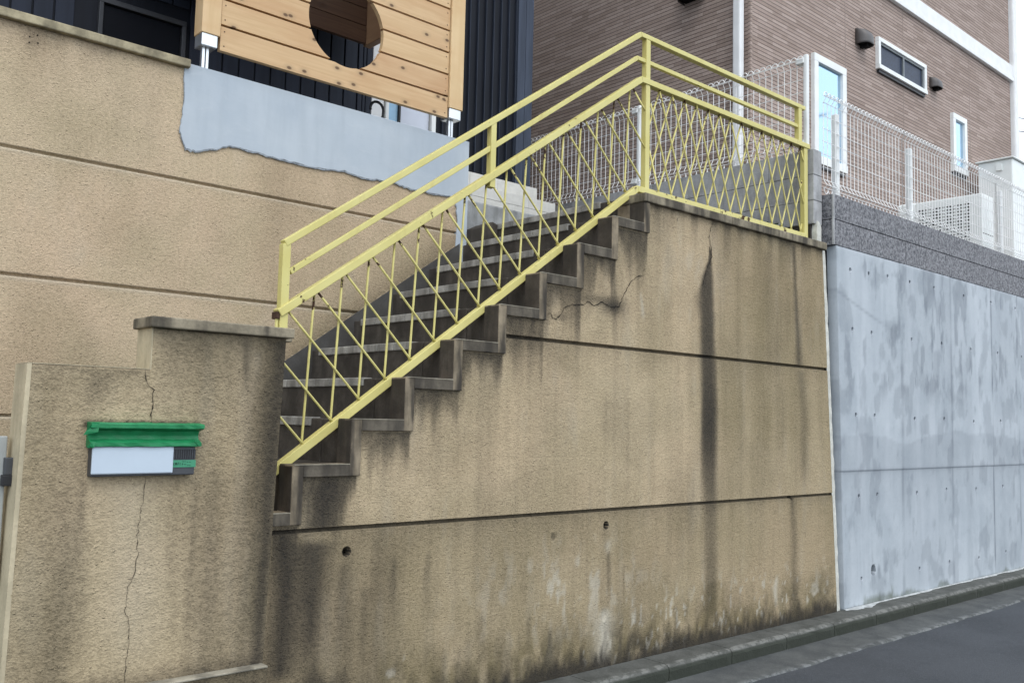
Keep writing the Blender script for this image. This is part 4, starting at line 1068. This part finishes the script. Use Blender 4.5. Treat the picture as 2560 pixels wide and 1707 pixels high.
wf = MB(); wf.box(1.785, 2.345, DY-.04, DY, 2.565, 2.60); wf.box(1.785, 1.812, DY-.04, DY, 1.2, 2.565); wf.box(2.318, 2.345, DY-.04, DY, 1.2, 2.565)
wo_ = wf.build('window', M['frame_dark'], dh, .003)
MB().box(1.81, 2.305, DY-.02, DY-.015, 1.2, 2.555).build('pane', M['glass_black'], wo_)
en = MB().box(3.838, 3.955, DY-.01, DY+.06, 1.9, 4.1).build('door_panel', M['whitewall'], dh, .003)
MB().box(3.962, 3.990, DY-.03, DY+.06, 1.9, 4.1).build('door_frame', M['white'], dh, .003)
MB().box(3.990, 4.097, DY+.01, DY+.05, 1.9, 4.1).build('side_glass', M['glass_pale'], dh)
MB().box(4.097, 4.115, DY-.01, DY+.05, 1.9, 4.1).build('door_seal', M['blackmetal'], dh)
MB().box(4.116, 4.402, DY+.0, DY+.05, 1.9, 4.1).build('door', M['door'], dh, .004)
MB().box(4.410, 4.453, DY-.03, DY+.06, 1.9, 4.1).build('door_frame', M['white'], dh, .003)
MB().box(-6.2, 5.7, 4.75, 14.2, 7.0, 7.2).build('roof', M['frame_dark'], dh)
# entrance canopy seen through the round opening
cy = thing('entrance_canopy', (3.0, 5.7, 2.7), 'shaded boarded canopy front seen through the round hole', 'canopy')
pa = PY(*( (460+2100*.21683)/S2, (480*.21683)/S2 ), 5.75)
for i in range(8):
    MB().box(1.9, pa[0], 5.75, 5.785, pa[2]-.02+.135*i+.002, pa[2]-.02+.135*(i+1)-.002).build('board', M['wood_shaded'], cy, .003)
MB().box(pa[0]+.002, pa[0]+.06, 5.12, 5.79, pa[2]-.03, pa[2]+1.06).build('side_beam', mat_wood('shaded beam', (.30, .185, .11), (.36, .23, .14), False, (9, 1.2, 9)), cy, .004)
MB().box(1.9, pa[0]+.06, 5.02, 5.79, pa[2]+1.065, pa[2]+1.10).build('roof', M['frame_dark'], cy)  # unseen slab added to keep the boards below in shade

sc_ = thing('wooden_screen', (2.95, 4.95, 1.89), 'new cedar board screen with a round hole, on two steel post feet', 'screen')
ZS = 2.034; BH = .1545
cut = bpy.data.meshes.new('cut'); bmm = bmesh.new(); bmesh.ops.create_cone(bmm, cap_ends=True, segments=72, radius1=.272, radius2=.272, depth=.4); bmm.to_mesh(cut); bmm.free()
co_ = bpy.data.objects.new('cut', cut); col.objects.link(co_); co_.rotation_euler = (rad(90), 0, 0); co_.location = (2.948, 4.93, 2.443+H)
for i in range(9):
    z0 = ZS+BH*i+.0068; z1 = ZS+BH*(i+1)-.0068
    b = MB().box(2.128, 3.757, 4.912, 4.945, z0, z1).build('board', M['wood'], sc_)
    if 2.443-.275 < z1 and 2.443+.275 > z0:
        md = b.modifiers.new('hole', 'BOOLEAN'); md.object = co_; md.operation = 'DIFFERENCE'; md.solver = 'EXACT'
        dg = bpy.context.evaluated_depsgraph_get(); me = bpy.data.meshes.new_from_object(b.evaluated_get(dg)); b.modifiers.clear(); b.data = me; split(b)
bpy.data.objects.remove(co_, do_unlink=True)
sw = MB()
for x in (2.15, 3.735):
    for i in range(9):
        for dz in (.035, .12): sw.tube([(x, 4.9112, ZS+BH*i+dz), (x, 4.915, ZS+BH*i+dz)], .0042, 8)
split(sw.build('screw', M['rust'], sc_))
for x0, x1 in ((2.012, 2.122), (3.763, 3.880)):
    MB().box(x0, x1, 4.898, 5.005, 2.112, 3.45).build('post', M['wood_post'], sc_, .004)
    f_ = MB().box(x0+.004, x1-.014, 4.902, 5.00, 2.040, 2.1115); f_ = f_.build('post_foot', M['steel'], sc_, .004)
    MB().box(x0+.022, x0+.040, 4.93, 4.96, 1.886, 2.040).build('foot_rod', M['steel'], f_, .004)
    MB().box(x0+.045, x0+.062, 4.93, 4.96, 1.886, 2.040).build('foot_rod', M['steel'], f_, .004)
MB().box(2.14, 3.75, 4.948, 4.985, ZS+.09, ZS+.13).build('back_batten', M['wood'], sc_)
# cane
cn = thing('walking_cane', (3.27, 4.98, 1.7), 'black crook handle of a cane or umbrella behind the mortar wall', 'cane')
cz_ = [(3.240-math.cos(t)*.050, 4.99, 1.990+math.sin(t)*.050) for t in np.linspace(-.25, math.pi, 13)]+[(3.288, 4.99, 1.96), (3.281, 4.995, 1.90), (3.262, 5.0, 1.60)]
MB().tube(cz_, .0088, 10).build('handle', M['blackmetal'], cn, smooth=True)

# ================================================================== PORCH
po = thing('porch_steps', (4.7, 5.6, 1.33), 'two white tiled porch steps below the dark house wall', 'steps')
def tiled(x0, x1, y0, y1, z0, z1, rows, tw, off):
    t = MB(); rh = (z1-z0)/rows
    for r_ in range(rows):
        x = x1
        L_ = tw*(off if r_ % 2 else 1)
        while x > x0: t.box(max(x0, x-L_)+.0012, x-.0012, y0, y0+.012, z0+rh*r_+.0012, z0+rh*(r_+1)-.0012); x -= L_; L_ = tw
    o = t.build('tile', M['tile'], po, .002)
    MB().box(x0, x1-.002, y0+.004, y1, z0, z1-.003).build('mortar_bed', M['joint'], po)
    MB().box(x0, x1, y0+.0125, y1, z1-.0028, z1).build('tread', M['tile'], po)
tiled(3.93, 5.285, 5.40, 5.72, 1.34, 1.789, 5, .30, .5); tiled(3.93, 5.375, 5.72, 5.995, 1.789, 1.99, 2, .30, .5)
lp = thing('mortar_kerb', (4.2, 5.0, 1.33), 'grey mortar kerb block at the top of the stairs beside the white tiled steps', 'kerb block')
MB().box(3.912, 4.75, 4.92, 5.30, 1.20, 1.512).build('block', M['mortar_old'], lp, .012)
MB().prism([(3.905, .9), (4.149, .9), (4.149, 1.345), (4.10, 1.36), (4.02, 1.33), (3.96, 1.30), (3.905, 1.28)], 4.80, 4.90).build('mortar_lump', M['step'], lp, .01)

# ================================================================== little plant at the foot of the block wall
pl = thing('weed', (6.02, 3.80, 1.35), 'small green weed growing on the landing by the block wall', 'plant')
lf = MB(); sm = MB(); random.seed(3)
for i in range(46):
    a = random.random()*6.28; rr_ = .02+.13*random.random(); hh = .03+.15*random.random()*(1-rr_*3)
    c = Vector((6.03+math.cos(a)*rr_*.8, 3.82+math.sin(a)*rr_*.7, 1.36+hh)); d = Vector((math.cos(a), math.sin(a), .2+random.random()*.5)).normalized(); s = d.cross(Vector((0, 0, 1))).normalized(); L_ = .028+.025*random.random()
    lf.add([c, c+d*L_*.5+s*L_*.32, c+d*L_, c+d*L_*.5-s*L_*.32], [(0, 1, 2, 3)])
    if i % 3 == 0: sm.tube([(6.03, 3.82, 1.345), (6.03+math.cos(a)*rr_*.4, 3.82+math.sin(a)*rr_*.35, 1.35+hh*.7), c], .0018, 4)
lf.build('leaves', M['leaf'], pl); sm.build('stem', M['stem'], pl)

# ================================================================== overhead cables beyond the house
for v, lab in ((293, 'upper'), (326, 'lower')):
    a = ray(2538, v); a = a*60/np.linalg.norm(a); b = ray(2640, v+1); b = b*64/np.linalg.norm(b)
    o = MB().tube([tuple(a+(b-a)*t - np.array([0, 0, .15*math.sin(math.pi*max(0, min(1, t)))])) for t in np.linspace(-.6, 3, 15)], .028, 6).build('overhead_cable', M['blackmetal'])
    tag(o, '%s of the two thin black cables in the white sky beyond the brick house' % lab, 'cable', 'overhead cables')

# ================================================================== across the street: lamp, pole and wires that show only as reflections in the house windows
def mirror_at(u, v, Yw=4.99, Yt=-4.0):
    d = ray(u, v); p = d*Yw/d[1]; d2 = np.array([d[0], -d[1], d[2]]); t = (Yt-p[1])/d2[1]; return p+d2*t
sp_ = thing('street_lamp', (30, -4.2, -1.45), 'street lamp on a curved arm, reflected in the tall window of the brick house', 'street lamp')
p1, p2, p3 = (mirror_at(*p) for p in ((1890, 215), (1905, 221), (1921, 232)))
MB().tube([(p1[0]-2.2, -4, p1[2]+.6), tuple(p1), tuple(p2), tuple(p3)], [.05, .16, .20, .06], 10).build('lamp_arm', M['vent'], sp_, smooth=True)
p4 = mirror_at(1884, 285); p5 = mirror_at(1895, 262); p6 = mirror_at(1898, 290)
MB().tube([(p5[0], -4, p5[2]), (p5[0], -4, (p5[2]+p4[2])/2), (p5[0], -4, p4[2]), (p5[0], -4, -1.4)], [.42, .30, .14, .14], 12).build('pole', M['vent'], sp_, smooth=True)
for a_, b_, lab in (((1872, 172), (1890, 140), 'steep'), ((1872, 330), (1925, 318), 'level'), ((2183, 338), (2215, 342), 'lower')):
    q1, q2 = mirror_at(*a_), mirror_at(*b_); dq = q2-q1
    o = MB().tube([tuple(q1-dq*3), tuple(q1), tuple(q2), tuple(q2+dq*3)], .03, 6).build('street_cable', M['blackmetal'])
    tag(o, {'steep': 'steep black cable reflected in the top of the tall house window', 'level': 'level black cable reflected low in the tall house window', 'lower': 'black cable reflected in the small house window'}[lab], 'cable')
